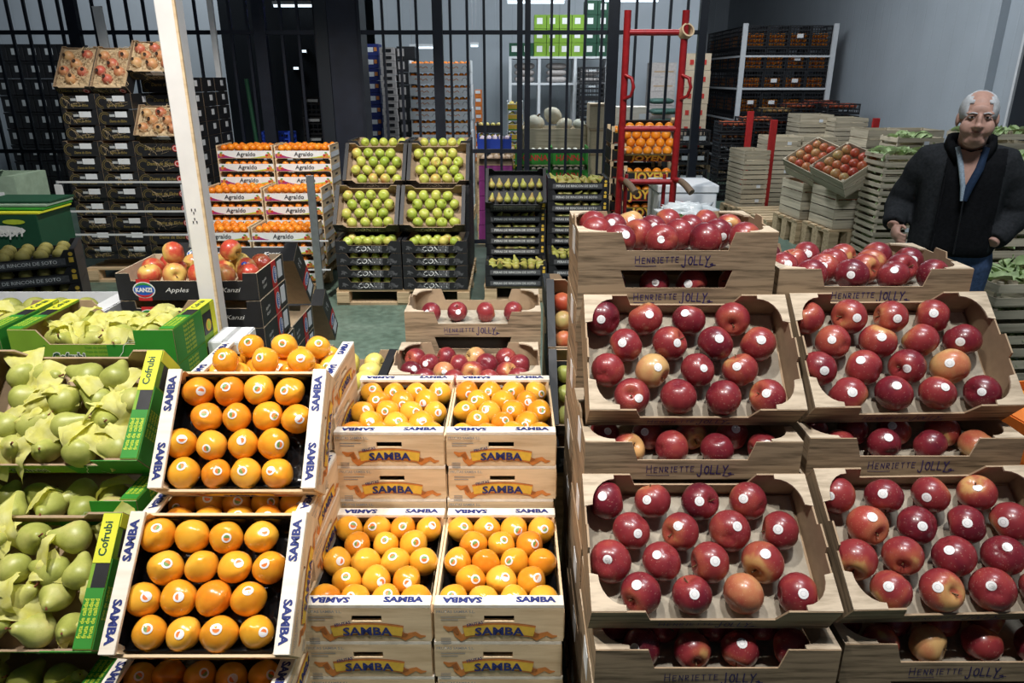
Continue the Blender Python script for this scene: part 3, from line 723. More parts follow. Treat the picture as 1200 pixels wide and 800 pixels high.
for (yy, top, n, row) in ((1.79, .99, 8, 'back'), (1.485, .775, 6, 'middle'), (1.165, .527, 4, 'front')):
    ph = top - n * SP
    pallet((PX, yy + .15, 0), .4, .3, ph, f'low wooden platform under {row} row of tilted persimmon crates', group='platforms under persimmon crates')
    for k in range(n):
        tp = k == n - 1
        lab = {'back': 'topmost flat persimmon crate behind the tilted persimmon crates beside green pears', 'middle': 'flat persimmon crate squeezed under the upper tilted persimmon crate', 'front': 'flat persimmon crate under the lower tilted persimmon crate'}[row] if tp else f'{ORD[k]} wooden crate from bottom, {row} row under tilted persimmon crates'
        samba_crate((PX, yy + .15, ph + k * SP), (0, 0, 0), lab, f'stacked persimmon crates in {row} row beside the pears', liner=tp, full=k >= n - 5)
    loc = (PX, yy + .15, ph + (n - 1) * SP)
    rows = [(-.10, (-.14, -.065, .01, .085, .15)), (-.03, (-.15, -.1, -.025, .05, .125)), (.04, (-.14, -.06, .01, .09, .15)), (.105, (-.1, -.02, .05, .13))]
    if row != 'back': rows = rows[:2]
    persimmon_grid(loc, (0, 0, 0), rows, .030 if row == 'back' else .014, .036, {'back': 'in topmost flat crate beside green pears', 'middle': 'shaded under the upper tilted crate', 'front': 'shaded under the lower tilted crate'}[row], f'persimmons in {row} flat crate', rng)
    if row == 'back':
        persimmon_grid(loc, (0, 0, 0), [(-.06, (-.11, 0, .1)), (.05, (-.08, .02, .12))], .082, .036, 'on second layer of topmost crate beside pears', 'persimmons on second layer', rng)
for which, yb_, zb_, tt in (('upper', 1.502, .832, 49), ('lower', 1.198, .618, 44)):
    t = R(tt); loc = tilt_loc(PX + (.020 if which == 'lower' else .016), yb_, zb_, SD, SH, t); rot = (t, 0, 0)
    samba_crate(loc, rot, f'{which} tilted persimmon crate with black plastic lining beside green pears', 'tilted persimmon crates', side_print=True)
    sh = {'upper': (-.135, -.105, -.155, -.138), 'lower': (-.145, -.115, -.15, -.125)}[which]
    rows = [(y, [s + i * .0775 for i in range(4)]) for y, s in zip((.102, .036, -.034, -.102), sh)]
    persimmon_grid(loc, rot, rows, .018, .0375, f'in {which} tilted crate beside green pears', f'persimmons in {which} tilted crate', rng)
S_X = (-.338, -.03)
for ci, X in enumerate(S_X):
    nb = ('by tilted crates', 'by apple stack')[ci]
    for (yy, top, n, row) in ((1.775, .842, 7, 'back'), (1.362, .610, 5, 'front')):
        ph = top - n * SP
        pallet((X, yy + .2, 0), .3, .4, ph, f'low wooden platform under {row} flat persimmon crates {nb}', group='platforms under flat persimmon crates')
        for k in range(n):
            tp = k == n - 1
            lab = f'open flat persimmon crate on {row} stack {nb}' if tp else (f'second wooden crate from top of {row} persimmon stack {nb}' if k == n - 2 else f'{ORD[k]} wooden crate from bottom, {row} persimmon stack {nb}')
            samba_crate((X + (rng.uniform(-.004, .004) if not tp else 0), yy + .2, ph + k * SP), (0, 0, math.pi / 2), lab, f'crates of the {row} flat persimmon stack {nb}', liner=tp)
        loc = (X, yy + .2, ph + (n - 1) * SP); M = local_pts(loc, (0, 0, 0))
        rows = []
        for j in range(5):
            y = -.145 + j * .0725; n4 = 4 if j % 2 == 0 else 3
            xs = [(-.108 + i * .072 if n4 == 4 else -.072 + i * .074) for i in range(n4)]
            rows.append((y, xs))
        persimmon_grid(loc, (0, 0, 0), rows, .034 if row == 'front' else .030, .0365, f'{row} open crate {nb}', f'persimmons in {row} flat crate {nb}', rng)
# ================================================================ apple trays behind the flat persimmon crates
rng = random.Random(41)
for (X, Y, top, n, nm) in ((-.155, 2.2, .835, 8, 'front'), (-.144, 2.53, .945, 9, 'rear')):
    ph = top - n * JP
    pallet((X, Y + JD / 2, 0), JW, JD, ph, f'low wooden platform under {nm} apple trays behind persimmon crates', group='platforms behind persimmons')
    for k in range(n):
        tp = k == n - 1
        jolly_tray((X, Y + JD / 2, ph + k * JP), (0, 0, 0), f'{nm} open wood-print apple tray behind flat persimmon crates' if tp else f'wood-print tray low in {nm} stack behind flat persimmon crates', f'apple trays of the {nm} stack behind persimmons', letters=tp, pad=tp, flaps=tp)
    loc = (X, Y + JD / 2, ph + (n - 1) * JP)
    apple_rows('h', loc, (0, 0, 0), JW - .02, JD - .02, .012 if nm == 'front' else .004, [(.14, .1), (.38, .2), (.62, .1), (.86, .2)] if nm == 'front' else [(.5, .15)], 4, rng, .008, .040, f'{nm} tray behind persimmons', f'apples in {nm} tray behind persimmons', .45)
# ================================================================ green pear trays on the near left
GW, GD, GH = .48, .3, .105
def apple_outline(face, s):
    mb = MB(); strip(mb, face, [(s * (-.1 + 1.0 * math.cos(a)), s * (.0 + .85 * math.sin(a))) for a in [R(70 + 18 * k) for k in range(12)]], s * .2, 'ink_red', 0)
    strip(mb, face, [(0, s * .9), (s * .15, s * 1.2), (s * .45, s * 1.35)], [s * .1, s * .3, s * .05], 'green_card', 0); return mb.mesh()
def pear_outline(face):
    mb = MB(); strip(mb, face, [(-.035, -.04), (-.03, -.02), (-.018, -.005), (-.014, .012), (-.004, .022), (.006, .022)], .0016, 'white_print', 0)
    strip(mb, face, [(.0, .022), (.004, .030), (.018, .030), (.022, .024), (.008, .022)], .0014, 'white_print', 0); strip(mb, face, [(.008, -.02), (.018, -.03), (.022, -.04)], .0014, 'white_print', 0); return mb.mesh()
def pear_tray(loc, rot, label, group, detail=True, plain_ledge=False):
    t, f, l, r, led = card_tray('pear_tray', loc, rot, label, group, GW, GD, GH, 'lime_card', 'kraft', d=.58, a=.17, b=.24, ledge='lime_card', ledge_w=.042)
    part('corner_wrap', f, GW / 2 - .115, GW / 2, -.0045, -.0025, 0, GH, 'green_card'); part('corner_wrap', f, GW / 2 - .2, GW / 2 - .115, -.0036, -.0025, 0, GH * .57, 'green_card')
    if detail:
        obj('fruit_logo', cached('alog', lambda: apple_outline('front', .017)), f, (-.145, -.003, .036)); obj('pear_drawing', cached('plog', lambda: pear_outline('front')), f, (.105, -.0055, .045))
        text_on(f, 'front', 'Cofrubi', .034, 'white_print', -.075, .022, .0028, .9, 0, 0, 5); text_on(f, 'front', 'Cofrubi', .034, 'green_dark_card', -.075, .022, .0008, .9, 0, 0, 7)
        for k in range(3): text_on(f, 'front', 'fruta de calidad', .011, 'green_card', .01, .052 - k * .013, 0, 1, 0, 0, 3)
    # the right side: green with rows of small print, yellow back third with a dark panel
    for side, s, face in ((l, -1, 'left'), (r, -1, 'left')):
        sgn = 1 if side is r else -1
        part('side_print_field', side, -.0040, -.0026, -GD / 2 * 1.0, GD / 2 * .30, 0, GH, 'green_card') if side is l else part('side_print_field', side, -.0040, -.0026, -GD / 2 * .30, GD / 2, 0, GH, 'green_card')
        if detail and side is r:
            for k in range(7): text_on(side, face, 'fruta de calidad', .0135, 'print_lime', -.052, .012 + k * .0135, .0004, .86, 0, 0, 7)
            part('dark_panel', side, -.0044, -.0026, -.115, -.052, .015, .085, 'black_card'); part('yellow_wrap', side, -.0040, -.0026, -GD / 2, -.118, 0, GH, 'yellow_card')
            e = obj('fruit_emblem', cached('emb', lambda: printed('left', [(ell(0, 0, .02, .02), 'print_yellow', 0), (ell(0, 0, .012, .014), 'print_lime', 1)]).mesh()), side, (-.0046, -.085, .042))
    for k, x in enumerate(led):
        part('ledge_print_field', x, -.0205, .0205, -GD / 2 + .002, -.02, .0032, .0042, 'green_card'); part('ledge_yellow_field', x, -.0205, .0205, .035, GD / 2 - .002, .0032, .0042, 'yellow_card')
        part('ledge_dark_panel', x, -.012, .0205, -.02, .034, .0032, .0044, 'black_card')
        text_on(x, 'top', 'Cofrubi', .026, 'green_dark_card', -.002, .09, .0006, 1, 0, 0, 8, math.pi / 2 if True else 0)
        if detail:
            for j in range(3): text_on(x, 'top', 'fruta de calidad', .0135, 'print_lime', -.012 + j * .012, -.085, .0004, 1, 0, 0, 8, math.pi / 2)
    return t
def tissue_meshes():
    out = []
    for k in range(5):
        rr = random.Random(50 + k); n = 9; vs = []; fs = []; sx, sy = rr.uniform(.075, .10), rr.uniform(.035, .06); ph = rr.uniform(0, 9); cv = rr.uniform(4, 9); tw = rr.uniform(-6, 6)
        for j in range(n):
            for i in range(n):
                x = (i / (n - 1) - .5) * sx * 2; y = (j / (n - 1) - .5) * sy * 2 * (1 + .5 * math.sin(x * 20 + ph))
                f = noise.noise(Vector((x * 22 + ph, y * 22, ph)))
                z = -cv * x * x + abs(f) * .04 + .004 * rr.random() + tw * x * y
                vs.append((x, y, z))
        for j in range(n - 1):
            for i in range(n - 1): a = j * n + i; fs += [(a, a + 1, a + n), (a + 1, a + n + 1, a + n)]
        out.append(MB().add(vs, fs, 'tissue_yellow', True).mesh('tissue'))
    return out
TIS = tissue_meshes()
def pears_in(loc, rot, rows, z, where, grp, rng, rad=.040, tissues=10, tz=.085, xr=.2, yr=.11, lbl=True):
    M = local_pts(loc, rot)
    for j, (y, xs) in enumerate(rows):
        for i, x in enumerate(xs):
            p = M @ Vector((x + rng.uniform(-.006, .006), y + rng.uniform(-.005, .005), z + rad))
            az = rng.uniform(0, 6.28); d = Vector((math.cos(az), math.sin(az) * .8, rng.uniform(.1, .75))).normalized()
            Rm = d.to_track_quat('Z', 'Y').to_matrix()
            fruit_at('pear', 'pear', rad * .96, 'pear_skin', p - d * rad * .2, f'round green pear, {ORD[len(xs) - 1 - i]} from persimmon side, {ORD[j]} row, {where}', 'pear', grp, rot=Rm, rng=rng)
    for k in range(tissues):
        p = M @ Vector((rng.uniform(-xr, xr), rng.uniform(-yr, yr), tz + rng.uniform(-.012, .014)))
        o = obj('tissue_paper', TIS[k % 5], None, p); o.rotation_euler = (Euler(rot).to_matrix() @ Euler((rng.uniform(-.7, .5), rng.uniform(-.6, .6), rng.uniform(0, 6.28))).to_matrix()).to_euler()
        s = rng.uniform(.45, .85); o.scale = (s, s, s); tag(o, f'crumpled yellow tissue paper between pears {where}', 'tissue', f'tissue sheets {where}')
rng = random.Random(61)
GX = -1.168
def gstack(X, yf, top, n, row):
    ph = top - n * (GH + .004)
    pallet((X, yf + .15, 0), GW, GD, max(.06, ph), f'low wooden platform under the {row} of green pear trays', group='platforms under pear trays')
    for k in range(n):
        tp = k == n - 1
        pear_tray((X, yf + .15, ph + k * (GH + .004)), (0, 0, 0), f'flat green pear tray {row}' if tp else f'{ORD[k]} green pear tray from bottom {row}', f'green pear trays {row}', detail=k >= n - 2)
    return (X, yf + .15, ph + (n - 1) * (GH + .004))
full = [(.098, (-.155, -.068, .019, .106)), (.030, (-.11, -.022, .066, .152)), (-.038, (-.155, -.068, .019, .106)), (-.104, (-.11, -.022, .066, .152))]
a = gstack(-1.222, 1.985, 1.067, 9, 'topmost behind the upper tilted pear tray'); pears_in(a, (0, 0, 0), full, .010, 'topmost flat tray', 'pears in topmost flat tray', rng, tissues=16, tz=.080)
a = gstack(-1.73, 1.985, 1.067, 9, 'beside the topmost pear tray'); pears_in(a, (0, 0, 0), [(y, xs[1:]) for y, xs in full], .010, 'tray beside topmost one', 'pears in neighbouring flat tray', rng, tissues=6, tz=.080, xr=.2)
a = gstack(GX, 1.55, .772, 6, 'squeezed under the upper tilted pear tray'); pears_in(a, (0, 0, 0), full[2:], .012, 'under upper tilted tray', 'pears under upper tilted tray', rng, tissues=6, tz=.08, yr=.1)
a = gstack(GX, 1.235, .468, 3, 'squeezed under the lower tilted pear tray'); pears_in(a, (0, 0, 0), full[2:], .012, 'under lower tilted tray', 'pears under lower tilted tray', rng, tissues=5, tz=.08, yr=.1)
for which, yb_, zb_, tt, nt_ in (('upper', 1.588, .862, 43, 20), ('lower', 1.272, .563, 45, 10)):
    t = R(tt); loc = tilt_loc(GX, yb_, zb_, GD, GH, t)
    pear_tray(loc, (t, 0, 0), f'{which} tilted green pear tray beside the persimmon crates', 'tilted pear trays')
    pears_in(loc, (t, 0, 0), full, .020, f'in {which} tilted pear tray', f'pears in {which} tilted tray', rng, tissues=nt_, tz=.080, yr=.13)
# white carton of large green pears behind
def carton(name, loc, rot, label, W, D, H, mat, inn='white_card', flap=None, cat='carton'):
    t = thing(name, label, cat, loc, rot)
    part('base', t, -W / 2, W / 2, -D / 2, D / 2, 0, .006, mat)
    for s in (-1, 1):
        part('side_panel', t, s * W / 2 - .003, s * W / 2 + .003, -D / 2, D / 2, 0, H, mat); part('end_panel', t, -W / 2, W / 2, s * D / 2 - .003, s * D / 2 + .003, 0, H, mat)
        part('folded_flap', t, s * (W / 2 - .03) - .03, s * (W / 2 - .03) + .03, -D / 2, D / 2, H, H + .004, mat)
    return t
ct = carton('white_carton', (-1.74, 2.5, .53), (0, 0, 0), 'white carton of green apples behind the flat pear trays', .62, .34, .45, 'white_card')
part('pale_side_flap', ct, .19, .31, -.165, -.16, .40, .50, 'white_card', 0, (0, 0, .5))
pallet((-1.74, 2.5, 0), .62, .34, .53, 'tall wooden platform under the white carton', group='platforms under pear trays')
for j in range(2):
    for i in range(6): fruit_at('green_apple', 'apple', .045, 'pear_skin', (-1.98 + i * .09, 2.40 + j * .09, .965), 'bright green apple in the white carton', 'apple', 'green apples in white carton', rng=rng)
ct = carton('pale_carton', (-.925, 2.26, .80), (0, 0, .0), 'small pale blue-white carton standing behind the topmost persimmon crate', .10, .14, .15, 'white_card')
pallet((-.925, 2.26, 0), .12, .2, .80, 'slim wooden stand under the small pale carton', group='platforms behind persimmons')
# ================================================================ white square post
p0 = at(189, 0, Y=2.4); p1 = at(262, 400, Y=2.4)
post = thing('square_post', 'white painted square wooden post standing behind the pear trays', 'post', (p0.x + .02, 2.4, 0))
part('shaft', post, -.031, .031, -.031, .031, .012, 4.6, 'white_post_paint', .003); part('corner_strip', post, .0240, .0318, -.0318, -.0240, .012, 4.6, 'pine'); part('foot_plate', post, -.05, .05, -.05, .05, 0, .012, 'white_paint')
for k in range(6): part('staple', post, -.012 + .006 * (k % 3), -.009 + .006 * (k % 3), -.0325, -.0305, 1.30 + .03 * (k // 3) + .01 * (k % 2), 1.308 + .03 * (k // 3) + .01 * (k % 2), 'ink_dark')
# ================================================================ black apple boxes with blue oval logos
KW, KD, KH = .5, .3, .098
def kanzi_logo(face):
    def arcp(r0x, r0y, r1x, r1y, a0, a1): return ell(0, 0, r0x, r0y, 10, R(a0), R(a1)) + ell(0, 0, r1x, r1y, 10, R(a0), R(a1))[::-1]
    return printed(face, [(rect(-.024, .024, -.040, .040), 'kanzi_red', 0), (ell(0, 0, .040, .030), 'white_print', 1), (ell(0, 0, .037, .021), 'kanzi_blue', 2), (arcp(.034, .027, .036, .019, 30, 150), 'kanzi_green', 3), (arcp(.034, .027, .036, .019, 210, 330), 'kanzi_red', 3)]).mesh()
def kanzi_tray(loc, rot, label, group):
    t, f, l, r, led = card_tray('kanzi_tray', loc, rot, label, group, KW, KD, KH, 'black_card', 'kraft_light', d=.72, a=.10, b=.105)
    lg = obj('logo', cached('kf', lambda: kanzi_logo('front')), f, (-.155, -.003, .038)); text_on(lg, 'front', 'KANZI', .021, 'white_print', 0, 0, .0012, .95, 0, 0, 5)
    text_on(f, 'front', 'Apples', .024, 'white_print', -.04, .037, 0, 1.25, .35, 0, 3); text_on(f, 'front', 'Kanzi', .024, 'white_print', .15, .037, 0, 1.25, .35, 0, 3)
    # the right side panel is turned by half a turn, so its outside is its local left face
    part('red_stripe', r, -.0042, -.0026, .01, .06, 0, KH, 'kanzi_red') if False else None
    part('red_stripe', r, -.0040, -.0026, -.055, -.005, 0, KH, 'kanzi_red'); part('barcode_label', r, -.0040, -.0026, -.125, -.075, .02, .085, 'white_card')
    o = obj('logo', cached('kl', lambda: printed('left', [(ell(0, 0, .024, .034), 'white_print', 2), (ell(0, 0, .017, .031), 'kanzi_blue', 3)]).mesh()), r, (-.0042, -.03, .047)); text_on(o, 'left', 'KANZI', .018, 'white_print', 0, 0, .001, .9, 0, 0, 6, math.pi / 2)
    text_on(r, 'left', 'Apples', .018, 'white_print', -.085 * -1 * -1, .055, 0, 1, .35, 0, 3, .15); text_on(r, 'left', 'Kanzi', .018, 'white_print', -.082, .033, 0, 1, .35, 0, 3, .15)
    return t
rng = random.Random(71)
KX, KY = -1.144, 2.486 + KD / 2
KP = KH + .004
pallet((KX, KY + .3, 0), .5, .9, 1.105 - 9 * KP, 'wooden pallet under the black apple boxes', group='wooden pallets')
kp = 1.105 - 9 * KP
for k in range(9): kanzi_tray((KX + rng.uniform(-.008, .008), KY, kp + k * KP), (0, 0, 0), 'topmost open black apple box beside the white post' if k == 8 else ('second black apple box from top beside white post' if k == 7 else f'{ORD[k]} black apple box from bottom behind the white post'), 'black apple boxes in front column')
M = local_pts((KX, KY, kp + 8 * KP), (0, 0, 0))
for y, xs in ((.09, (-.17, -.08, .01, .10, .18)), (.01, (-.2, -.11, -.02, .07, .15)), (-.08, (-.17, -.08, .01, .10, .19))):
    for x in xs: fruit_at('bicolour_apple', 'apple', .041, 'apple_bicolour', M @ Vector((x, y, .075)), 'red and yellow apple in topmost black box', 'apple', 'bicoloured apples', rng=rng, sticker='blue' if rng.random() < .2 else None)
for q in ((-.1, -.02), (.09, .03)): fruit_at('bicolour_apple', 'apple', .041, 'apple_bicolour', M @ Vector((q[0], q[1], .138)), 'red and yellow apple heaped on top in topmost black box', 'apple', 'bicoloured apples on top', rng=rng)
for k in range(6): kanzi_tray((KX, KY + KD + .01, kp + k * KP), (0, 0, 0), f'{ORD[k]} black apple box from bottom in second column behind topmost box', 'black apple boxes in second column')
kanzi_tray((KX, KY + KD + .06, kp + 6 * KP + .125), (R(-52), 0, 0), 'black apple box tipped backwards on the second column', 'tipped black apple boxes')
for k in range(3): kanzi_tray((KX, KY + 2 * KD + .03, kp + k * KP), (0, 0, 0), f'{ORD[k]} black apple box from bottom in third column', 'black apple boxes in third column')
kanzi_tray((KX, KY + 2 * KD + .13, kp + 3 * KP + .125), (R(-52), 0, 0), 'black apple box tipped backwards on the third column', 'tipped black apple boxes')
# ================================================================ yellow apples and black trays showing between the near stacks
def leaf_print(face, W, H, seed=3):
    rr = random.Random(seed); polys = []
    for k in range(int(W * H * 1100)):
        cx, cy, a, s = rr.uniform(-W / 2 + .03, W / 2 - .03), rr.uniform(.012, H - .012), rr.uniform(0, 6.28), rr.uniform(.012, .026)
        pts = [(s * math.cos(t), s * .42 * math.sin(t) * (1 + .4 * math.cos(t))) for t in [2 * math.pi * i / 10 for i in range(10)]]
        pts = [(max(-W / 2, min(W / 2, cx + p * math.cos(a) - q * math.sin(a))), max(.003, min(H - .003, cy + p * math.sin(a) + q * math.cos(a)))) for p, q in pts]
        polys.append((pts, 'leaf_print', k % 3))
    return printed(face, polys).mesh('leaf_print')
def leafy_tray(loc, rot, label, group, W=.5, D=.33, H=.115, txt='CONGE'):
    t, f, l, r, led = card_tray('leaf_print_tray', loc, rot, label, group, W, D, H, 'black_card', 'kraft', d=.62, a=.15, b=.2, ledge='black_card', ledge_w=.03)
    tag(obj('leaf_print', cached(('lp', W, round(H, 3)), lambda: leaf_print('front', W, H * .6)), f, (0, -.003, 0)), kind='stuff')
    text_on(f, 'front', txt, .056, 'white_print', 0, H * .31, .0008, 1.05, .2, 0, 5)
    return t
rng = random.Random(81)
t = leafy_tray((-.635, 2.37, .70), (0, 0, 0), 'black tray of yellow apples behind the tilted persimmon crates', None, .42, .3, .1)
pallet((-.635, 2.37, 0), .42, .3, .70, 'tall wooden platform under the yellow apple tray', group='platforms behind persimmons')
for j in range(3):
    for i in range(4): fruit_at('yellow_apple', 'apple', .040, 'apple_yellow', (-.77 + i * .09, 2.28 + j * .085, .775), 'yellow apple in the tray behind tilted persimmon crates', 'apple', 'yellow apples behind persimmons', rng=rng)
DX = .385
def dark_step(loc, rot, label): return leafy_tray(loc, rot, label, 'black trays between persimmons and red apple stack', .5, .3, .1)
dark_step((DX, 2.98, .83), (0, 0, 0), 'rear flat black tray between persimmon crates and red apple stack')
tl = tilt_loc(DX, 2.55, .80, .3, .1, R(42)); dark_step(tl, (R(42), 0, 0), 'tilted black tray of red tomatoes beside red apple stack')
Mx = local_pts(tl, (R(42), 0, 0))
for j in range(3):
    for i in range(5): fruit_at('red_tomato', 'round', .038, 'tomato_skin', Mx @ Vector((-.185 + i * .09, -.09 + j * .085, .046)), 'red tomato in the tilted black tray beside apple stack', 'tomato', 'tomatoes beside the apple stack', rng=rng)
dark_step((DX, 2.66, .66), (0, 0, 0), 'flat black tray under the tilted tomato tray')
tl = tilt_loc(DX, 2.30, .60, .3, .1, R(42)); dark_step(tl, (R(42), 0, 0), 'tilted black tray of yellow-green pears beside red apple stack')
Mx = local_pts(tl, (R(42), 0, 0))
for j in range(3):
    for i in range(5): fruit_at('small_pear', 'pear', .033, 'pear_skin', Mx @ Vector((-.185 + i * .09, -.09 + j * .085, .042)), 'small yellow-green pear in tilted black tray', 'pear', 'small pears beside the apple stack', rng=rng)
dark_step((DX, 2.40, .44), (0, 0, 0), 'flat black tray under the tilted small pear tray')
for (y, h) in ((2.98, .83), (2.66, .66), (2.40, .44)): pallet((DX, y, 0), .5, .3 if y != 2.40 else .22, h, 'tall wooden platform under black trays beside red apple stack', group='platforms behind the apple stack')
# ================================================================ orange carton at the right edge
oc = carton('orange_carton', (1.425, 1.60, .70), (0, 0, .12), 'orange cardboard carton of oranges beside the red apple stack', .36, .5, .26, 'orange_card')
pallet((1.425, 1.60, 0), .36, .5, .70, 'tall wooden platform under the orange carton', rotz=.12, group='platforms behind the apple stack')
rng = random.Random(91)
Mx = local_pts((1.425, 1.60, .70), (0, 0, .12))
for j in range(5):
    for i in range(3): fruit_at('orange', 'round', .042, 'orange_skin', Mx @ Vector((-.075 + i * .085, -.19 + j * .09, .235 + .012 * (i % 2))), 'orange with a blue oval sticker in the orange carton', 'orange', 'oranges in the orange carton', rng=rng, sticker='blue', ssize=.014)
# ================================================================ green-yellow apple display on its pallet
def px_z(u, v, Y): return at(u, v, Y=Y).z
rng = random.Random(101)
LW, LD, LH = .52, .36, .118
GY = 5.69
pallet((-.885, GY + .56, 0), 1.09, 1.16, .13, 'wooden pallet carrying the black trays of green-yellow apples')
for ci, X in enumerate((-1.148, -.617)):
    nb = ('next to the mandarin boxes', 'next to the conference pears')[ci]
    def lt(y, z, tilt, what, grp, H=LH): return leafy_tray((X, y, z), (tilt, 0, 0), f'{what} {nb}', grp, LW, LD, H)
    for k in range(4):
        lt(GY + LD / 2, .13 + k * .101, 0, 'open black tray on the low front apple stack' if k == 3 else f'{ORD[k]} black tray from bottom, low front apple stack', f'low front apple trays {nb}', .097)
        M = local_pts((X, GY + LD / 2, .13 + k * .101), (0, 0, 0))
        if k == 3:
            for j in range(2):
                for i in range(5): fruit_at('golden_apple', 'apple', .04, 'apple_golden' if rng.random() < .8 else 'apple_yellow', M @ Vector((-.168 + i * .08 + .02 * (j % 2), -.13 + j * .085, .075 + .012 * rng.random())), f'green-yellow apple in open front tray {nb}', 'apple', f'apples in open front tray {nb}', rng=rng, stem=False, lod=(14, 9))
        else:
            for i in range(4): fruit_at('golden_apple', 'apple', .04, 'apple_golden', M @ Vector((-.13 + i * .087, -.12, .052)), f'green-yellow apple showing in low front stack {nb}', 'apple', f'apples in low front stack {nb}', rng=rng, stem=False, lod=(14, 9))
    for (y0, ztop, n, zz, nm) in ((GY + .375, px_z(450, 216, 6.07 + .1), 7, None, 'lower'), (GY + .75, px_z(450, 163, 6.45 + .1), 10, None, 'upper')):
        n = round((ztop - .13) / (LH + .004)); pt_ = (ztop - .13) / n
        for k in range(n):
            lt(y0 + LD / 2, .13 + k * pt_, 0, f'{ORD[k]} black tray from bottom, {nm} rear apple stack', f'{nm} rear apple trays {nb}', pt_ - .004)
        M = local_pts((X, y0 + LD / 2, .13 + (n - 1) * pt_), (0, 0, 0))
        for i in range(5): fruit_at('golden_apple', 'apple', .04, 'apple_golden', M @ Vector((-.165 + i * .083, .08, .085)), f'green-yellow apple on top of {nm} rear stack {nb}', 'apple', f'apples on {nm} rear stack {nb}', rng=rng, stem=False, lod=(14, 9))
        t = R(50); vb = 263 if nm == 'lower' else 211; yb = y0 - .325
        loc = tilt_loc(X - (.02 if nm == 'lower' else 0) + .0, yb, px_z(450, vb, yb), LD, LH, t)
        leafy_tray(loc, (t, 0, 0), f'{nm} tilted black tray of green-yellow apples {nb}', 'tilted green-yellow apple trays', LW, LD, LH)
        M = local_pts(loc, (t, 0, 0))
        for j, (fy, off) in enumerate(((.125, .0), (.042, .5), (-.042, .1), (-.125, .6))):
            for i in range(4): fruit_at('golden_apple', 'apple', .0445, 'apple_golden', M @ Vector((-.178 + (i + off) * .098 + rng.uniform(-.006, .006), fy + rng.uniform(-.005, .005), .052)), f'green-yellow apple, {ORD[i]} from mandarin side, {ORD[j]} row, {nm} tilted tray {nb}', 'apple', f'apples in {nm} tilted tray {nb}', rng=rng, lod=(18, 11))
# ================================================================ conference pears on their pallet
rng = random.Random(111)
CW, CD, CH = .5, .33, .088
CY = 5.74
def conf_tray(loc, rot, label, group):
    t, f, l, r, led = card_tray('pear_box', loc, rot, label, group, CW, CD, CH, 'black_card', 'black_card', d=.62, a=.10, b=.14, ledge='black_card', ledge_w=.025)
    part('print_band', f, -CW / 2 + .04, CW / 2 - .05, -.0045, -.0026, .010, .046, 'leaf_print'); text_on(f, 'front', 'PERAS DE RINCON DE SOTO', .026, 'white_print', -.01, .028, .0004, 1.02, 0, 0, 10)
    obj('round_seal', cached('seal', lambda: printed('front', [(ell(0, 0, .011, .011, 12), 'print_yellow', 0)]).mesh()), f, (CW / 2 - .022, -.003, .066)); part('seal_tag', f, CW / 2 - .034, CW / 2 - .012, -.0040, -.0026, .022, .048, 'print_yellow'); return t
pallet((.26, CY + .5, 0), .98, 1.0, .14, 'wooden pallet carrying the black boxes of conference pears')
def cpear(p, lab, grp, d=None): 
    d = d or Vector((rng.uniform(-.6, .6), rng.uniform(-.3, .6), 1)).normalized()
    fruit_at('conference_pear', 'conference', .030, 'pear_conference', p, lab, 'pear', grp, rot=d.to_track_quat('Z', 'Y').to_matrix(), rng=rng, lod=(14, 9))
for ci, X in enumerate((.032, .548)):
    nb = ('next to the green-yellow apples', 'by the fence')[ci]
    yo = 0 if ci == 0 else -.02
    nf, nbk = (2, 7) if ci == 0 else (3, 9)
    for k in range(nf): conf_tray((X, CY + CD / 2 + yo, .14 + k * (CH + .004)), (0, 0, 0), f'{"open" if k == nf - 1 else "lower"} black pear box on the front step {nb}', f'front step pear boxes {nb}')
    for j in range(3):
        for i in range(7): cpear((X - .195 + i * .065, CY + yo + .06 + j * .09, .14 + (nf - 1) * (CH + .004) + .06), f'small pear in open front box {nb}', f'pears in open front box {nb}', Vector((rng.uniform(-1, 1), rng.uniform(-1, 1), .3)).normalized())
    for k in range(nbk):
        conf_tray((X, CY + CD + .02 + CD / 2, .14 + k * (CH + .004)), (0, 0, 0), f'{ORD[k]} black pear box from bottom, tall rear stack {nb}', f'rear pear boxes {nb}')
        if k >= nf:
            for i in range(5): cpear((X - .14 + i * .07, CY + CD + .06, .14 + k * (CH + .004) + .045), f'small pear showing in tall rear stack {nb}', f'pears in rear stack {nb}', Vector((rng.uniform(-1, 1), rng.uniform(-.3, .3), .2)).normalized())
t = R(48); yb = CY + .21; loc = tilt_loc(.032, yb, px_z(600, 237, yb), CD, CH, t)
conf_tray(loc, (t, 0, 0), 'tilted black box of conference pears standing upright in two rows', None); M = local_pts(loc, (t, 0, 0)); Rt = Euler((t, 0, 0)).to_matrix()
for j in range(2):
    for i in range(7): cpear(M @ Vector((-.2 + i * .066, -.105 + j * .14, .042)), 'long green pear in the tilted black pear box', 'long pears in tilted box', Rt @ Vector((rng.uniform(-.15, .15), 1, .15)).normalized())
for j in range(3):
    for i in range(7): cpear((.548 - .195 + i * .065, CY + CD + .10 + j * .09, .14 + 8 * (CH + .004) + .055), 'small pear on top of the taller pear stack', 'pears on the taller stack', Vector((rng.uniform(-1, 1), rng.uniform(-1, 1), .4)).normalized())
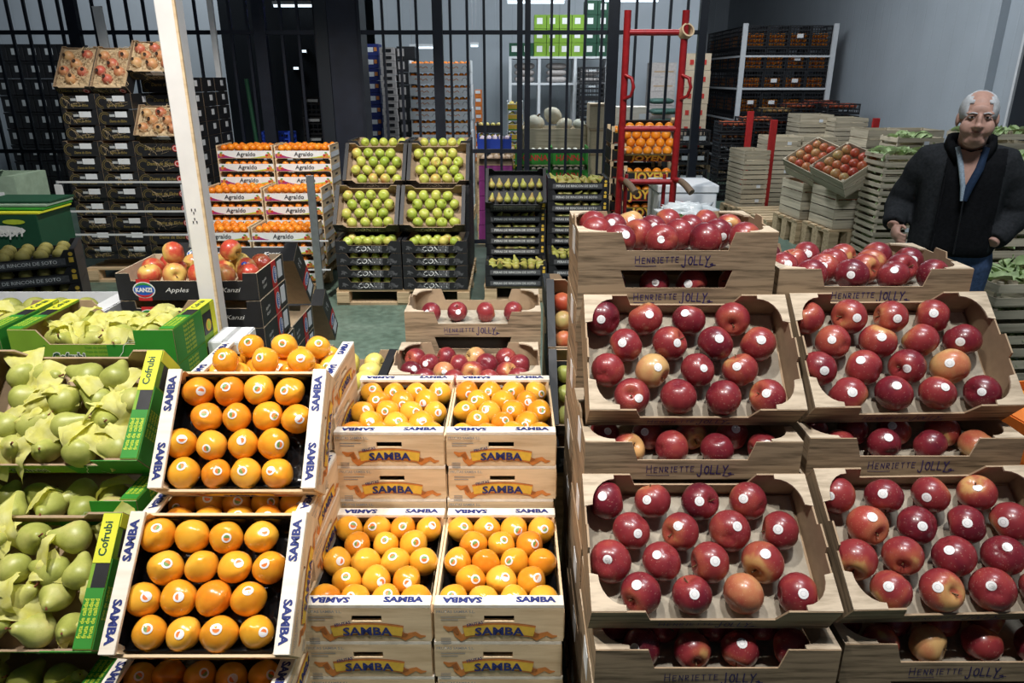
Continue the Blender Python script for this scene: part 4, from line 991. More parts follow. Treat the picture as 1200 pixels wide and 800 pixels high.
# ================================================================ mandarin boxes with white printed fronts
rng = random.Random(121)
MW, MD, MH = .495, .34, .112
def mandarin_front():
    W = MW - .012; H = .062; polys = [(rect(-W / 2, W / 2, 0, H), 'white_print', 0)]
    wave = [(-W / 2, .0), (-W / 2 + .16, .0), (-W / 2 + .10, .012), (-W / 2 + .05, .030), (-W / 2, .036)]
    polys += [(wave, 'print_magenta', 1), ([(W / 2, .0), (W / 2 - .20, .0), (W / 2 - .12, .010), (W / 2 - .05, .022), (W / 2, .022)], 'print_lime', 1), ([(W / 2, .0), (W / 2 - .14, .0), (W / 2 - .06, .010), (W / 2, .012)], 'print_orange', 2)]
    for s in (-1, 1): polys += [(ell(s * (W / 2 - .028), .026, .016, .016, 10), 'print_orange', 2), (ell(s * (W / 2 - .05), .022, .012, .012, 10), 'ink_red', 2), (ell(s * (W / 2 - .035), .045, .012, .006, 8), 'kanzi_green', 3)]
    return printed('front', polys).mesh()
def mandarin_box(loc, label, group):
    t = thing('mandarin_box', label, 'fruit box', loc, (0, 0, 0), group)
    part('base', t, -MW / 2, MW / 2, -MD / 2, MD / 2, 0, .006, 'pine_x')
    f = part('front_panel', t, -MW / 2 + .006, MW / 2 - .006, -MD / 2, -MD / 2 + .005, .004, .066, 'white_card'); part('back_panel', t, -MW / 2 + .006, MW / 2 - .006, MD / 2 - .005, MD / 2, .004, .066, 'white_card')
    obj('front_print', cached('mp', mandarin_front), f, (0, -.0026, -.031)); text_on(f, 'front', 'Agraldo', .050, 'ink_dark', .01, .001, .0006, 1.05, .12, 0, 6).location.y -= .0026
    for s in (-1, 1):
        e = part('end_panel', t, s * (MW / 2 - .004) - .004, s * (MW / 2 - .004) + .004, -MD / 2, MD / 2, 0, MH, 'pine')
        part('handle_slot', e, .0036, .005, -.045, .045, .012, .03, 'ink_dark') if s > 0 else None
        part('end_print', e, .0036, .0046, -MD / 2 + .02, MD / 2 - .02, -.05, -.005, 'white_card') if s > 0 else None
        part('top_bar', t, s * (MW / 2 - .009) - .009, s * (MW / 2 - .009) + .009, -MD / 2, MD / 2, MH - .010, MH, 'print_orange' if rng.random() < .0 else 'pine_x')
    return t
def mand(p, lab, grp): fruit_at('mandarin', 'round', .031, 'mandarin_skin', p, lab, 'mandarin', grp, rng=rng, lod=(14, 9))
AYs = (5.88, 6.24, 6.60)
pallet((-2.17, 5.88 + .53, 0), 1.06, 1.1, .13, 'wooden pallet carrying the mandarin boxes')
tops = (px_z(340, 266, 5.88), px_z(340, 220, 6.24), px_z(340, 170, 6.60))
for ci in range(2):
    nb = ('next to the pomegranates', 'next to the green-yellow apples')[ci]
    for si, (Y, top) in enumerate(zip(AYs, tops)):
        X = (-2.395, -1.885)[ci] + (0, .015, .03)[si]
        stepn = ('low front step', 'middle step', 'tall rear step')[si]
        n = round((top - .13) / (MH + .002)); z0 = top - n * (MH + .002)
        for k in range(n):
            z = z0 + k * (MH + .002); tp = k == n - 1
            mandarin_box((X, Y + MD / 2, z), f'{"open topmost" if tp else ORD[k]} mandarin box {"" if tp else "from bottom "}on {stepn} {nb}', f'mandarin boxes on {stepn} {nb}')
            if tp:
                for j in range(4):
                    for i in range(7): mand((X - .195 + i * .064 + .02 * (j % 2), Y + .05 + j * .075, z + .080 + rng.uniform(0, .012)), f'mandarin in open topmost box on {stepn} {nb}', f'mandarins in open box on {stepn} {nb}')
            elif k >= n - (5, 3, 3)[si]:
                for i in range(6): mand((X - .17 + i * .066, Y + .045, z + .062 + rng.uniform(-.004, .004)), f'mandarin showing between boxes on {stepn} {nb}', f'mandarins between boxes on {stepn} {nb}')
gp = thing('grey_corner_post', 'grey metal corner post in front of the mandarin boxes', 'post', (at(368, 250, Y=5.82).x, 5.80, 0))
part('shaft', gp, -.03, .03, -.012, .012, 0, px_z(368, 205, 5.82), 'steel', .002)
for zz in (.50, .26): part('strap', gp, -.55, .10, -.002, .002, zz, zz + .012, 'white_paint')
# ================================================================ pomegranate boxes in a white frame
rng = random.Random(131)
PY = 6.4
def straw_mesh(W, D, n, seed):
    def mk():
        rr = random.Random(seed); mb = MB()
        for k in range(n):
            a = rr.uniform(0, 6.28); L = rr.uniform(.04, .12); p = Vector((rr.uniform(-W / 2, W / 2) * .86 - L / 2 * math.cos(a) * .9, rr.uniform(-D / 2, D / 2) * .86 - L / 2 * math.sin(a) * .9, rr.uniform(0, .015))); d = Vector((math.cos(a), math.sin(a), 0)); s = Vector((-d.y, d.x, 0)) * .0016; c = rr.uniform(-.04, .04); h = rr.uniform(.004, .03)
            pts = [p + d * L * (i / 4) + Vector((-d.y, d.x, 0)) * c * math.sin(i / 4 * 3.1) + Vector((0, 0, h * math.sin(i / 4 * 3.1))) for i in range(5)]
            vs = []
            for q in pts: vs += [q - s, q + s + Vector((0, 0, .0015))]
            mb.add(vs, [(2 * i, 2 * i + 1, 2 * i + 3, 2 * i + 2) for i in range(4)], 'straw')
        mb.box(-W / 2, W / 2, -D / 2, D / 2, -.03, 0, 'straw'); return mb.mesh('straw')
    return cached(('straw', W, D, n, seed), mk)
def side_straw():
    rr = random.Random(9); mb = MB()
    for k in range(26):
        x, z = rr.uniform(-.15, .15), rr.uniform(.0, .11); L = rr.uniform(.03, .11); a = rr.uniform(-1.9, -.9) if rr.random() < .5 else rr.uniform(0, 6.28)
        pts = [(x + L * math.cos(a) * i / 3 + .012 * math.sin(i), z + L * math.sin(a) * i / 3) for i in range(4)]
        for p, q in zip(pts[:-1], pts[1:]):
            if max(abs(p[0]), abs(q[0])) > .10 or min(p[1], q[1]) < .005 or max(p[1], q[1]) > .105: continue
            mb.add([(p[0], -.004, p[1]), (q[0], -.010, q[1]), (q[0] + .002, -.010, q[1] + .002), (p[0] + .002, -.004, p[1] + .002)], [(0, 1, 2, 3)], 'straw')
    return mb.mesh()
def swirl(face, W):
    mb = MB()
    for s in (.05, .036): strip(mb, face, [(-W / 2 + .055 + s * math.cos(R(a)), .055 + s * math.sin(R(a)) * .95) for a in range(40, 300, 26)], .0028, 'gold_print', 0)
    return mb.mesh()
def pome_box(loc, rot, label, group, W, D, end=True, H=.124):
    t, f, l, r, led = card_tray('pomegranate_box', loc, rot, label, group, W, D, H, 'black_card', 'kraft', d=.86, a=.12, b=.14)
    if end:
        obj('swirl_print', cached(('sw', W), lambda: swirl('front', W)), f, (0, -.003, 0)); part('white_label', f, -.005, .095, -.005, -.0026, .062, .108, 'white_card'); part('small_label', f, -.055, -.01, -.005, -.0026, .066, .086, 'sticker_grey')
        text_on(f, 'front', 'Dama de Elche', .030, 'gold_print', .01, .03, .0002, .8, .25, 0, 3)
    else:
        obj('swirl_print', cached(('sw', W), lambda: swirl('front', W)), f, (0, -.003, 0)); text_on(f, 'front', 'Dama de Elche', .040, 'gold_print', .0, .065, .0004, .95, .25, 0, 3)
        e = obj('red_seal', cached('ps', lambda: printed('front', [(ell(0, 0, .028, .028, 14), 'ink_red', 0), (ell(0, 0, .021, .021, 12), 'white_print', 1), (ell(0, 0, .016, .016, 12), 'ink_red', 2)]).mesh()), f, (W / 2 - .05, -.003, .066))
    part('side_label', r, -.0045, -.0026, -.06, .0, .05, .10, 'white_card')
    if rng.random() < .55: tag(obj('straw', cached('ss', side_straw), f, (rng.uniform(-.045, .045), 0, 0)), kind='stuff')
    return t
def pome(p, lab, grp, d):
    o = fruit_at('pomegranate', 'pome', .046, 'pomegranate_skin', p, lab, 'pomegranate', grp, rot=d.to_track_quat('Z', 'Y').to_matrix(), rng=rng, lod=(18, 11))
    obj('crown', cached('crown', lambda: MB().lathe([(.009, .040), (.011, .047), (.014, .053), (.011, .050), (.005, .046), (.0, .0455)], 12, 'crown', lob=lambda a, z: 1 + .2 * math.cos(6 * a) * (z > .052)).mesh()), o)
PP = .128
cols = ((-3.69, .3, .4, True), (-3.385, .3, .4, True), (-3.032, .4, .3, False))
pallet((-3.33, PY + .5, 0), 1.04, 1.05, .13, 'wooden pallet under the pomegranate boxes')
z_mid = px_z(130, 165, PY); n_mid = int((z_mid - .13) / PP); zb = z_mid - n_mid * PP
for ci, (X, W, D, end) in enumerate(cols):
    nm = ('outer end column', 'middle column', 'long-side column')[ci]
    for k in range(n_mid): pome_box((X, PY + D / 2, zb + k * PP), (0, 0, 0), f'{ORD[k]} black pomegranate box from the floor in {nm}', f'lower pomegranate boxes in {nm}', W, D, end)
    # boxes behind, whose sides show towards the mandarins
    if ci == 2:
        for b in range(3):
            for k in range(n_mid + (4 if b < 3 else 3)): pome_box((X, PY + .31 + b * .31 + D / 2, zb + k * PP), (0, 0, 0), f'{ORD[k]} pomegranate box from floor, {("second", "third", "rear")[b]} depth row facing the mandarins', f'pomegranate boxes in depth row {b + 2}', W, D, False)
    for k in range(n_mid, n_mid + (3 if ci < 2 else 4)):
        if ci == 2 and k < n_mid + 2: continue
        pome_box((X + (.02, .02, 0)[ci], PY + D / 2 + .05, zb + k * PP), (0, 0, 0), f'{ORD[k]} black pomegranate box from floor, upper part of {nm}', f'upper pomegranate boxes in {nm}', W, D, end) if ci < 2 else None
t = R(52)
def tilted_pome(X, u, v, yb, W, D, lab, n):
    loc = tilt_loc(X, yb, px_z(u, v, yb), D, .124, t); pbx = pome_box(loc, (t, 0, 0), f'tilted pomegranate box {lab}', 'tilted pomegranate boxes', W, D, D < W); M = local_pts(loc, (t, 0, 0)); Rt = Euler((t, 0, 0)).to_matrix()
    tag(obj('straw_bedding', straw_mesh(W - .02, D - .02, 260, 4), pbx, (0, 0, .10)), kind='stuff')
    for (x, y) in n: pome(M @ Vector((x, y, .112)), f'yellow-red pomegranate in straw {lab}', f'pomegranates {lab}', Rt @ Vector((rng.uniform(-.5, .5), rng.uniform(-.6, .2), 1)).normalized())
six = [(-.08, .11), (.08, .12), (.0, .03), (-.09, -.04), (.07, -.05), (-.02, -.12)]
tilted_pome(-3.675, 92, 101, PY + .0, .3, .4, 'on the outer column', six)
tilted_pome(-3.368, 130, 101, PY + .0, .3, .4, 'on the middle column', six)
seven = [(-.12, .07), (.0, .08), (.12, .07), (-.06, .0), (.07, .0), (-.13, -.07), (.0, -.08), (.12, -.08)]
tilted_pome(-3.015, 175, 82, PY + .05, .4, .3, 'on top of the long-side column', seven)
tilted_pome(-3.015, 172, 158, PY - .02, .4, .3, 'in the recess of the long-side column', seven)
fr = thing('white_stack_frame', 'white metal frame of posts and rails around pomegranate boxes', 'frame', (-3.33, PY - .10, 0))
ztop = px_z(55, 215, PY - .04)
for x in (-.56, .52): part('post', fr, x - .03, x + .03, -.012, .012, 0, ztop, 'white_paint', .002)
part('post', fr, .58, .64, .10, .124, 0, ztop + .05, 'white_paint', .002)
for v in (212, 246, 273): z = px_z(130, v, PY - .04); part('rail', fr, -.56, .52, -.014, -.008, z - .008, z + .008, 'white_paint')
# ================================================================ stacked trays and boxes on the far left
rng = random.Random(141)
c0 = at(72, 292, Y=3.75)
for k in range(5):
    z = .72 - (4 - k) * .098
    rz = .42; cx, cy = c0.x - .5 * math.cos(rz) * .5, 3.75 - .5 * math.sin(rz) * .5 + .15
    conf_tray((cx, cy, c0.z - .088 - (4 - k) * .092), (0, 0, rz), 'open grey tray of kiwis on the skewed stack' if k == 4 else 'grey kiwi tray lower in the skewed stack', 'skewed kiwi trays')
    Mk = local_pts((cx, cy, c0.z - .088 - (4 - k) * .092), (0, 0, rz))
    for j in range(3 if k == 4 else 1):
        for i in range(5): fruit_at('kiwi', 'round', .036, 'kiwi_skin', Mk @ Vector((-.17 + i * .085, -.11 + j * .1, .055)), 'green-brown kiwi in the open tray of skewed stack' if k == 4 else 'green-brown kiwi showing low in skewed stack', 'kiwi', 'kiwis in open tray' if k == 4 else 'kiwis low in skewed stack', rng=rng, lod=(14, 9))
pallet((c0.x - .23, 3.80, 0), .5, .4, max(.06, c0.z - .088 - 4 * .092), 'wooden platform under the skewed kiwi trays', rotz=.42)
gb = carton('green_carton', (at(0, 255, Y=5.0).x, 5.2, .0), (0, 0, 0), 'dark green kiwi carton with white lettering beside pomegranate boxes', .5, .4, px_z(30, 252, 5.0), 'green_dark_card')
text_on(gb, 'front', 'Zespri', .09, 'white_print', .02, px_z(30, 272, 5.0), .002, 1, .2).location.y -= .206
obj('leaf_emblem', printed('front', [(ell(0, 0, .16, .035, 14), 'white_print', 0), (ell(.09, .06, .08, .018, 12), 'print_lime', 1)]).mesh(), gb, (.0, -.204, px_z(30, 270, 5.0)))
for k in range(4):
    z0 = px_z(30, 252, 5.0); o = part('flat_sheet', gb, -.26 + .01 * k, .27, -.2 + .05 * k, .2 + .02 * k, z0 + .006 + k * .018, z0 + .018 + k * .018, ('yellow_card', 'green_card', 'pale_green_card', 'green_dark_card')[k % 4])
for k in range(9):
    c = carton('pale_green_carton', (at(0, 200, Y=6.3).x + .41 * (k % 2) - .10, 5.9, (k // 2) * .26), (0, 0, 0), f'pale green melon carton, {ORD[k // 2]} from floor, {("outer", "inner")[k % 2]} stack beside dark crates', .4, .4, .25, 'pale_green_card'); tag(c, group='pale green cartons')
    part('white_label', c, -.1, .1, -.206, -.203, .06, .13, 'white_card')
for k in range(2): fruit_at('melon', 'round', .09, 'kiwi_skin', (at(0, 200, Y=6.3).x - .19 + .18 * k, 5.85, 1.39), 'greenish melon on the pale green cartons', 'melon', 'melons on pale cartons', rng=rng)
# ================================================================ fence between hall and store room
FY = 7.85
def fx(u, v=100, Y=FY): return at(u, v, Y=Y).x
fz_hi, fz_lo = px_z(600, 38, FY), px_z(600, 177, FY)
fen = thing('bar_fence', 'dark steel fence of upright bars closing off the store room', 'fence', (0, FY, 0))
x0, x1 = fx(-30), fx(820)
big0, big1 = fx(389), fx(424)
for z in (fz_hi, fz_lo, .06, 3.5):
    part('rail', fen, x0, x1, -.018, .018, z - .02, z + .02, 'fence_paint')
posts = [(100, .055), (312, .06), (515, .05), (609, .028), (618, .028), (716, .055), (818, .04)]
for u, hw in posts: part('post', fen, fx(u) - hw, fx(u) + hw, -.035, .035, 0, 3.6, 'fence_paint')
x = x0
while x < x1:
    if not (big0 - .1 < x < big1 + .1) and all(abs(x - fx(u)) > .075 for u, _ in posts): part('bar', fen, x - .013, x + .013, -.013, .013, 0, 3.6, 'fence_paint')
    x += .168
cm = thing('steel_column', 'broad dark blue steel column rising behind the mandarin boxes', 'column', ((big0 + big1) / 2, FY + .12, 0)); part('shaft', cm, -(big1 - big0) / 2, (big1 - big0) / 2, -.14, .14, .02, 5, 'column_paint'); part('base_plate', cm, -.22, .22, -.2, .2, 0, .02, 'column_paint'); part('flange', cm, (big1 - big0) / 2, (big1 - big0) / 2 + .03, -.16, .16, .02, 5, 'fence_paint')
struct('wall_dark_backing', MB().box(-3.55, -1.85, 9.6, 9.75, 0, 5, 'dark_wall').mesh())  # solid dark wall added to keep the glass door region dark
struct('wall_partition_side', MB().box(-1.95, -1.83, 7.8, 9.6, 0, 5, 'dark_wall').mesh())
struct('wall_store', MB().box(-2.2, 3.0, 12.6, 12.75, 0, 5, 'panel_wall_x').mesh())
struct('wall_store_left', MB().box(-8.2, -3.4, 11.9, 12.05, 0, 5, 'panel_wall_x').mesh())
struct('wall_store_side', MB().box(2.85, 3.0, 12.75, 20.3, 0, 5, 'panel_wall').mesh())
struct('door_1', MB().box(5.48, 5.6, 5.4, 8.35, 0, 3.9, 'dark_wall').mesh())
struct('trim_1', MB().box(5.46, 5.6, 8.36, 8.40, 0, 3.9, 'white_paint').mesh())
struct('trim_2', MB().box(5.50, 5.6, 8.95, 9.15, 0, 3.4, 'panel_wall').mesh())
# lights and signs in the store
def tube(u0, u1, v, Y, lab):
    a, b = at(u0, v, Y=Y), at(u1, v, Y=Y); t = thing('tube_lamp', lab, 'lamp', (a.x, Y, a.z)); part('suspension_rod', t, .03, .04, -.005, .005, .05, 5.0 - a.z, 'steel'); part('suspension_rod', t, b.x - a.x - .04, b.x - a.x - .03, -.005, .005, .05, 5.0 - a.z, 'steel'); part('housing', t, 0, b.x - a.x, -.03, .03, .015, .05, 'white_paint'); part('glowing_tube', t, .01, b.x - a.x - .01, -.015, .015, -.012, .015, 'tube_glow')
tube(594, 662, 3, 10.6, 'fluorescent tube lamp above the store shelves'); tube(706, 772, 1, 10.6, 'fluorescent tube lamp near the red hand truck'); tube(480, 512, 56, 11.6, 'fluorescent tube lamp above the white mandarin crates'); tube(551, 561, 54, 11.6, 'short fluorescent tube beside the white mandarin crates'); tube(320, 372, 7, 9.3, 'long fluorescent tube over the dark doorway')
sg = at(383, 15, Y=9.56); s = thing('lit_sign', 'small glowing blue sign high in the dark doorway', 'sign', (sg.x, 9.56, sg.z)); part('case', s, -.075, .075, .0, .04, -.04, .04, 'black_plastic'); part('lit_face', s, -.068, .068, -.004, 0, -.032, .032, 'sign_blue_glow')
for (u, v) in ((387, 32), (385, 45), (356, 60), (347, 80)):  # last two are reflections of lamps, built as glowing discs
    q = at(u, v, Y=9.57); b = thing('doorway_light_spot', 'small bright spot in the dark doorway', 'lamp', (q.x, 9.57, q.z), group='lamps and lamp reflections in doorway'); part('rim', b, -.05, .05, .0, .03, -.03, .03, 'black_plastic'); part('glowing_disc', b, -.03, .03, -.006, 0, -.014, .014, 'tube_glow')
# ================================================================ store room contents
rng = random.Random(151)
def boxstack(name, u, vt, Y, W, D, H, n, mat, lab, cat, grp, deco=None, rz=0, fill=None, base=True):
    c = at(u, vt, Y=Y); z0 = c.z - n * H
    if z0 < .0: n = max(1, int(c.z / H)); z0 = c.z - n * H
    if not base: pass
    elif z0 > .05: pallet((c.x, Y + D / 2, 0), W + .04, D, z0, f'wooden base under {grp}', group='store room bases')
    else: z0 = 0; H = c.z / n
    for k in range(n):
        t = thing(name, f'{lab}, {ORD[k]} from bottom' if k < n - 1 else 'topmost ' + lab, cat, (c.x + rng.uniform(-.008, .008), Y + D / 2, z0 + k * H), (0, 0, rz), grp); h = H - .004
        part('base', t, -W / 2, W / 2, -D / 2, D / 2, 0, .008, mat)
        f = None
        for s in (-1, 1):
            g = part('front_panel' if s < 0 else 'back_panel', t, -W / 2, W / 2, s * (D / 2 - .005) - .005, s * (D / 2 - .005) + .005, .008, h * (.72 if fill else 1), mat); f = f or g
            part('side_panel', t, s * (W / 2 - .005) - .005, s * (W / 2 - .005) + .005, -D / 2 + .01, D / 2 - .01, .008, h, mat)
        if not fill: part('lid', t, -W / 2, W / 2, -D / 2, D / 2, h - .006, h, mat)
        if deco: deco(f, W, h)
        if fill: tag(obj('fruit_fill', fill_mesh((name, grp), fill[0], fill[1], fill[2], W - .03, D * .5 if k < n - 1 else D - .04, 0, fill[1] * 2.1, 1, 3), t, (0, -D * .22 if k < n - 1 else 0, h * .72 - fill[1] * .2)), kind='stuff')
    return c
def label_deco(mat, fx0, fx1, fz0, fz1): return lambda f, W, h: part('label', f, fx0 * W, fx1 * W, -.0075, -.005, (fz0 - .5) * h, (fz1 - .5) * h, mat)
# wall of dark crates behind the fence
for c in range(5):
    u = -6 + c * 20
    p = at(u, 50, Y=10.4); n = 10
    for k in range(n):
        t = thing('dark_crate', f'dark labelled crate, {ORD[k]} from floor, {ORD[4 - c]} column from the pomegranates', 'crate', (p.x, 10.6, k * .217), (0, 0, 0), 'wall of dark crates'); part('body', t, -.109, .109, -.18, .18, 0, .205, 'black_plastic', .006); part('rim', t, -.112, .112, -.185, .185, .19, .212, 'black_plastic'); part('label', t, -.05, .05, -.184, -.180, .08, .16, 'sticker_grey')
# dark doorway: black crates and odds
for ci in range(2):
    for k in range(8):
        p = at(362 + ci * 22, 105, Y=8.9); z = k * .22
        if z + .2 > p.z: break
        t = thing('slotted_black_crate', f'black slotted crate, {ORD[k]} from floor, {("outer", "inner")[ci]} stack in dark doorway', 'crate', (p.x, 9.1, z), (0, 0, 0), 'black crates in doorway'); obj('shell', plastic_crate_mesh(.26 if False else .24, .3, .21, 3, 4), t); part('pale_rim_label', t, -.08, .08, -.157, -.152, .16, .19, 'sticker_grey')
gs = at(283, 92, Y=8.1); t = thing('green_rod', 'dark green banded rod leaning by the mandarin boxes', 'rod', (gs.x + .14, 8.1, 0), (0, R(-3), 0)); obj('rod', MB().tube([(0, 0, 0), (0, 0, gs.z)], .022, 'green_dark_card', 8).mesh(), t); part('band', t, -.024, .024, -.024, .024, .8, .84, 'white_card')
bc = at(318, 158, Y=8.2); t = thing('blue_crate', 'small blue crate in the dark doorway', 'crate', (bc.x, 8.4, 0)); part('stand', t, -.2, .2, -.12, .12, 0, bc.z - .12, 'white_card'); obj('shell', plastic_crate_mesh(.36, .26, .14, 2, 6, 'blue_plastic'), t, (0, 0, bc.z - .12))
wp = at(243, 0, Y=7.72); t = thing('white_pole', 'tall white rack pole behind the pomegranate boxes', 'pole', (wp.x + .02, 7.72, 0)); part('shaft', t, -.025, .025, -.02, .02, 0, 3.4, 'white_paint'); part('foot', t, -.05, .05, -.05, .05, 0, .02, 'white_paint')
wp = at(105, 8, Y=7.0); t = thing('white_pole', 'short white plank leaning above the pomegranate boxes', 'plank', (wp.x + .1, 7.05, 0), (0, R(-1.5), 0)); part('board', t, -.04, .04, -.012, .012, 0, wp.z, 'white_paint'); part('end_cap', t, -.042, .042, -.014, .014, wp.z, wp.z + .01, 'white_paint')
# stacks seen through the bars
def blue_deco(f, W, h): part('white_patch', f, -.05, .06, -.0075, -.005, -.03, .03, 'white_card'); part('orange_patch', f, .07, .11, -.0075, -.005, -.02, .03, 'print_orange')
boxstack('blue_carton', 431, 51, 10.5, .26, .3, .155, 12, 'ink_blue', 'dark blue carton with white print in the store stack', 'carton', 'dark blue cartons', blue_deco)
boxstack('grey_tray', 453, 55, 10.2, .19, .3, .085, 24, 'sack', 'grey moulded tray in the tall narrow stack', 'tray', 'grey tray stack', label_deco('black_plastic', -.3, .3, .2, .7))
boxstack('dark_carton', 475, 54, 10.3, .24, .3, .16, 13, 'black_card', 'dark carton with brown label beside white mandarin crates', 'carton', 'dark cartons', label_deco('sack', -.45, -.1, .2, .8))
def squiggle(f, W, h):
    def mk():
        mb = MB(); strip(mb, 'front', [(-.12 + .02 * k, .012 * math.sin(k * 2.1)) for k in range(9)], .008, 'print_orange', 0); strip(mb, 'front', [(.08, -.02), (.10, .015), (.13, .02), (.15, -.015)], .004, 'ink_dark', 0); return mb.mesh()
    obj('script_print', cached('squig', mk), f, (0, -.006, 0))
for u, g in ((497, 'far column'), (533, 'column beside the orange cartons')):
    boxstack('white_mandarin_crate', u, 70, 9.5, .385, .45, .14, 14, 'white_card', f'white crate of mandarins in the {g}', 'fruit crate', f'white mandarin crates, {g}', squiggle, 0, ('round', .033, 'mandarin_skin'))
boxstack('orange_carton_small', 560, 105, 9.9, .08, .3, .1, 9, 'orange_card', 'narrow orange carton beside white mandarin crates', 'carton', 'orange cartons', label_deco('white_card', -.4, .4, .5, .9))
# shelf unit
sh = at(655, 66, Y=11.2); zt = sh.z; t = thing('shelf_unit', 'white metal shelf unit holding sacks and green boxes', 'shelf', (sh.x, 11.5, 0)); W2 = .72
zm = px_z(655, 97, 11.2)
for z in (zt, zm, .55): part('shelf_board', t, -W2, W2, -.3, .3, z - .03, z, 'white_paint')
for x in (-W2 + .02, -.28, .24, W2 - .02): part('upright', t, x - .02, x + .02, -.3, .3, 0, zt - .03, 'white_paint')
def green_deco(f, W, h): part('white_patch', f, -.06, .0, -.0075, -.005, -.02, .04, 'white_card'); part('red_patch', f, .02, .05, -.0075, -.005, -.01, .03, 'kanzi_red')
for i in range(8):
    rows = 3 if 2 <= i <= 5 else (4 if i > 5 else 1)
    for k in range(rows):
        b = thing('green_box', ('bright green' if 2 <= i <= 5 else 'dark green') + ' printed box on top of the store shelf', 'box', (sh.x - W2 + .09 + i * .18, 11.4, zt + k * .185), (0, 0, 0), 'green boxes on the shelf'); m = 'lime_card' if 2 <= i <= 5 else 'green_dark_card'
        body = part('body', b, -.086, .086, -.15, .15, 0, .18, m); green_deco_f = part('print_patch', body, -.05, .03, -.153, -.15, -.03, .05, 'white_print')
SACK = {}
def sack(loc, lab, grp, mat='sack', s=1):
    def mk():
        mb = MB(); vs = []; fs = []; n, m = 16, 8
        for j in range(m + 1):
            th = math.pi * j / m
            for i in range(n):
                a = 2 * math.pi * i / n; sq = lambda c: math.copysign(abs(c) ** .45, c)
                vs.append((.17 * sq(math.cos(a)) * math.sin(th) ** .5 + .008 * math.sin(5 * a + j), .2 * sq(math.sin(a)) * math.sin(th) ** .5, .045 * math.cos(th) + .045))
        for j in range(m):
            for i in range(n): fs.append((j * n + i, (j + 1) * n + i, (j + 1) * n + (i + 1) % n, j * n + (i + 1) % n))
        return mb.add(vs, fs, mat, True).mesh('sack')
    o = obj('sack', cached(('sack', mat), mk), None, loc); o.scale = (s * .88, s * .88, s); tag(o, lab, 'sack', grp)
for (dx, z, n) in ((-.49, zm, 3), (-.02, zm, 3), (.47, zm, 2), (-.49, .55, 5), (-.02, .55, 4)):
    for k in range(n): sack((sh.x + dx, 11.48, z + .002 + k * .091), f'pale sack lying on the {"middle" if z == zm else "lower"} store shelf', 'sacks on the store shelf')
for k in range(9):
    p = at(695, 70, Y=10.7); z = k * .21
    t = thing('black_store_crate', f'black plastic crate, {ORD[k]} from floor, stack in front of the shelf', 'crate', (p.x, 10.9, z), (0, 0, 0), 'black crates before the shelf'); obj('shell', plastic_crate_mesh(.36, .36, .205, 3, 6), t); part('grip_slot', t, -.05, .05, -.186, -.181, .15, .17, 'sticker_grey')
def yellow_deco(f, W, h): part('yellow_band', f, -W * .45, W * .45, -.0075, -.005, -.02, .03, 'print_yellow'); part('green_band', f, -W * .45, W * .45, -.0080, -.005, -.035, -.02, 'kanzi_green')
boxstack('yellow_print_box', 604, 118, 9.0, .19, .3, .115, 10, 'white_card', 'white box with yellow band in the narrow stack', 'box', 'yellow band boxes', yellow_deco, 0, ('round', .03, 'apple_yellow'))
# grey wooden bin of pumpkins
pb = at(652, 150, Y=8.9); t = thing('wooden_bin', 'grey wooden bin heaped with pumpkins', 'bin', (pb.x, 9.2, 0))
for k in range(4):
    z = pb.z * k / 4
    for s in (-1, 1): part('side_board', t, -.38, .38, s * .3 - .012, s * .3 + .012, z + .01, z + pb.z / 4 - .008, 'grey_wood'); part('end_board', t, s * .38 - .012, s * .38 + .012, -.28, .28, z + .01, z + pb.z / 4 - .008, 'grey_wood_y')
for sx in (-1, 1):
    for sy in (-1, 1): part('corner_post', t, sx * .35 - .03, sx * .35 + .03, sy * .27 - .02, sy * .27 + .02, 0, pb.z + .04, 'grey_wood')
part('base', t, -.36, .36, -.28, .28, .02, .06, 'grey_wood'); part('false_floor', t, -.36, .36, -.28, .28, pb.z - .2, pb.z - .17, 'grey_wood')
for (x, r, h) in ((-.24, .12, .05), (-.02, .12, .12), (.10, .11, .02), (.285, .085, .03)): fruit_at('pumpkin', 'pumpkin', r, 'pumpkin_skin', (pb.x + x, 9.1 + (.15 if h > .1 else 0), pb.z + h), 'pale grey-green pumpkin in the grey wooden bin', 'pumpkin', 'pumpkins in bin', rot=Euler((rng.uniform(-.6, .6), rng.uniform(-.6, .6), 0)).to_matrix(), rng=rng)
# onions in green boxes, garlic, potatoes and lemons by the fence
def hanna(f, W, h): text_on(f, 'front', 'HANNA', .085, 'ink_red', 0, 0, .002, 1, 0, 0, 6).location.y -= .005
for u in (625, 668): 
    boxstack('onion_box', u, 172, 8.15, .4, .35, .19, 4, 'green_card', 'green printed box of white onions behind the fence', 'fruit box', 'green onion boxes', hanna, 0, ('round', .032, 'onion_skin'))
boxstack('lemon_tray', 574, 143, 8.7, .3, .3, .12, 7, 'black_card', 'black tray of lemons behind the fence', 'fruit tray', 'lemon trays', None, 0, ('round', .028, 'apple_yellow'))
boxstack('garlic_crate', 580, 158, 8.34, .38, .3, .15, 1, 'blue_plastic', 'blue crate of pinkish garlic behind the fence', 'fruit crate', 'garlic crates', None, 0, ('garlic', .028, 'garlic_skin'))
boxstack('potato_box', 580, 182, 8.0, .36, .24, px_z(580, 182, 8.0) - px_z(580, 194, 7.98), 1, 'kraft', 'brown box of potatoes behind the fence', 'box', 'potato boxes', None, 0, ('potato', .028, 'potato_skin'), False)
boxstack('purple_crate', 580, 194, 7.98, .36, .26, .16, 5, 'purple_plastic', 'purple crate behind the fence beside conference pears', 'crate', 'purple crates', None, 0)
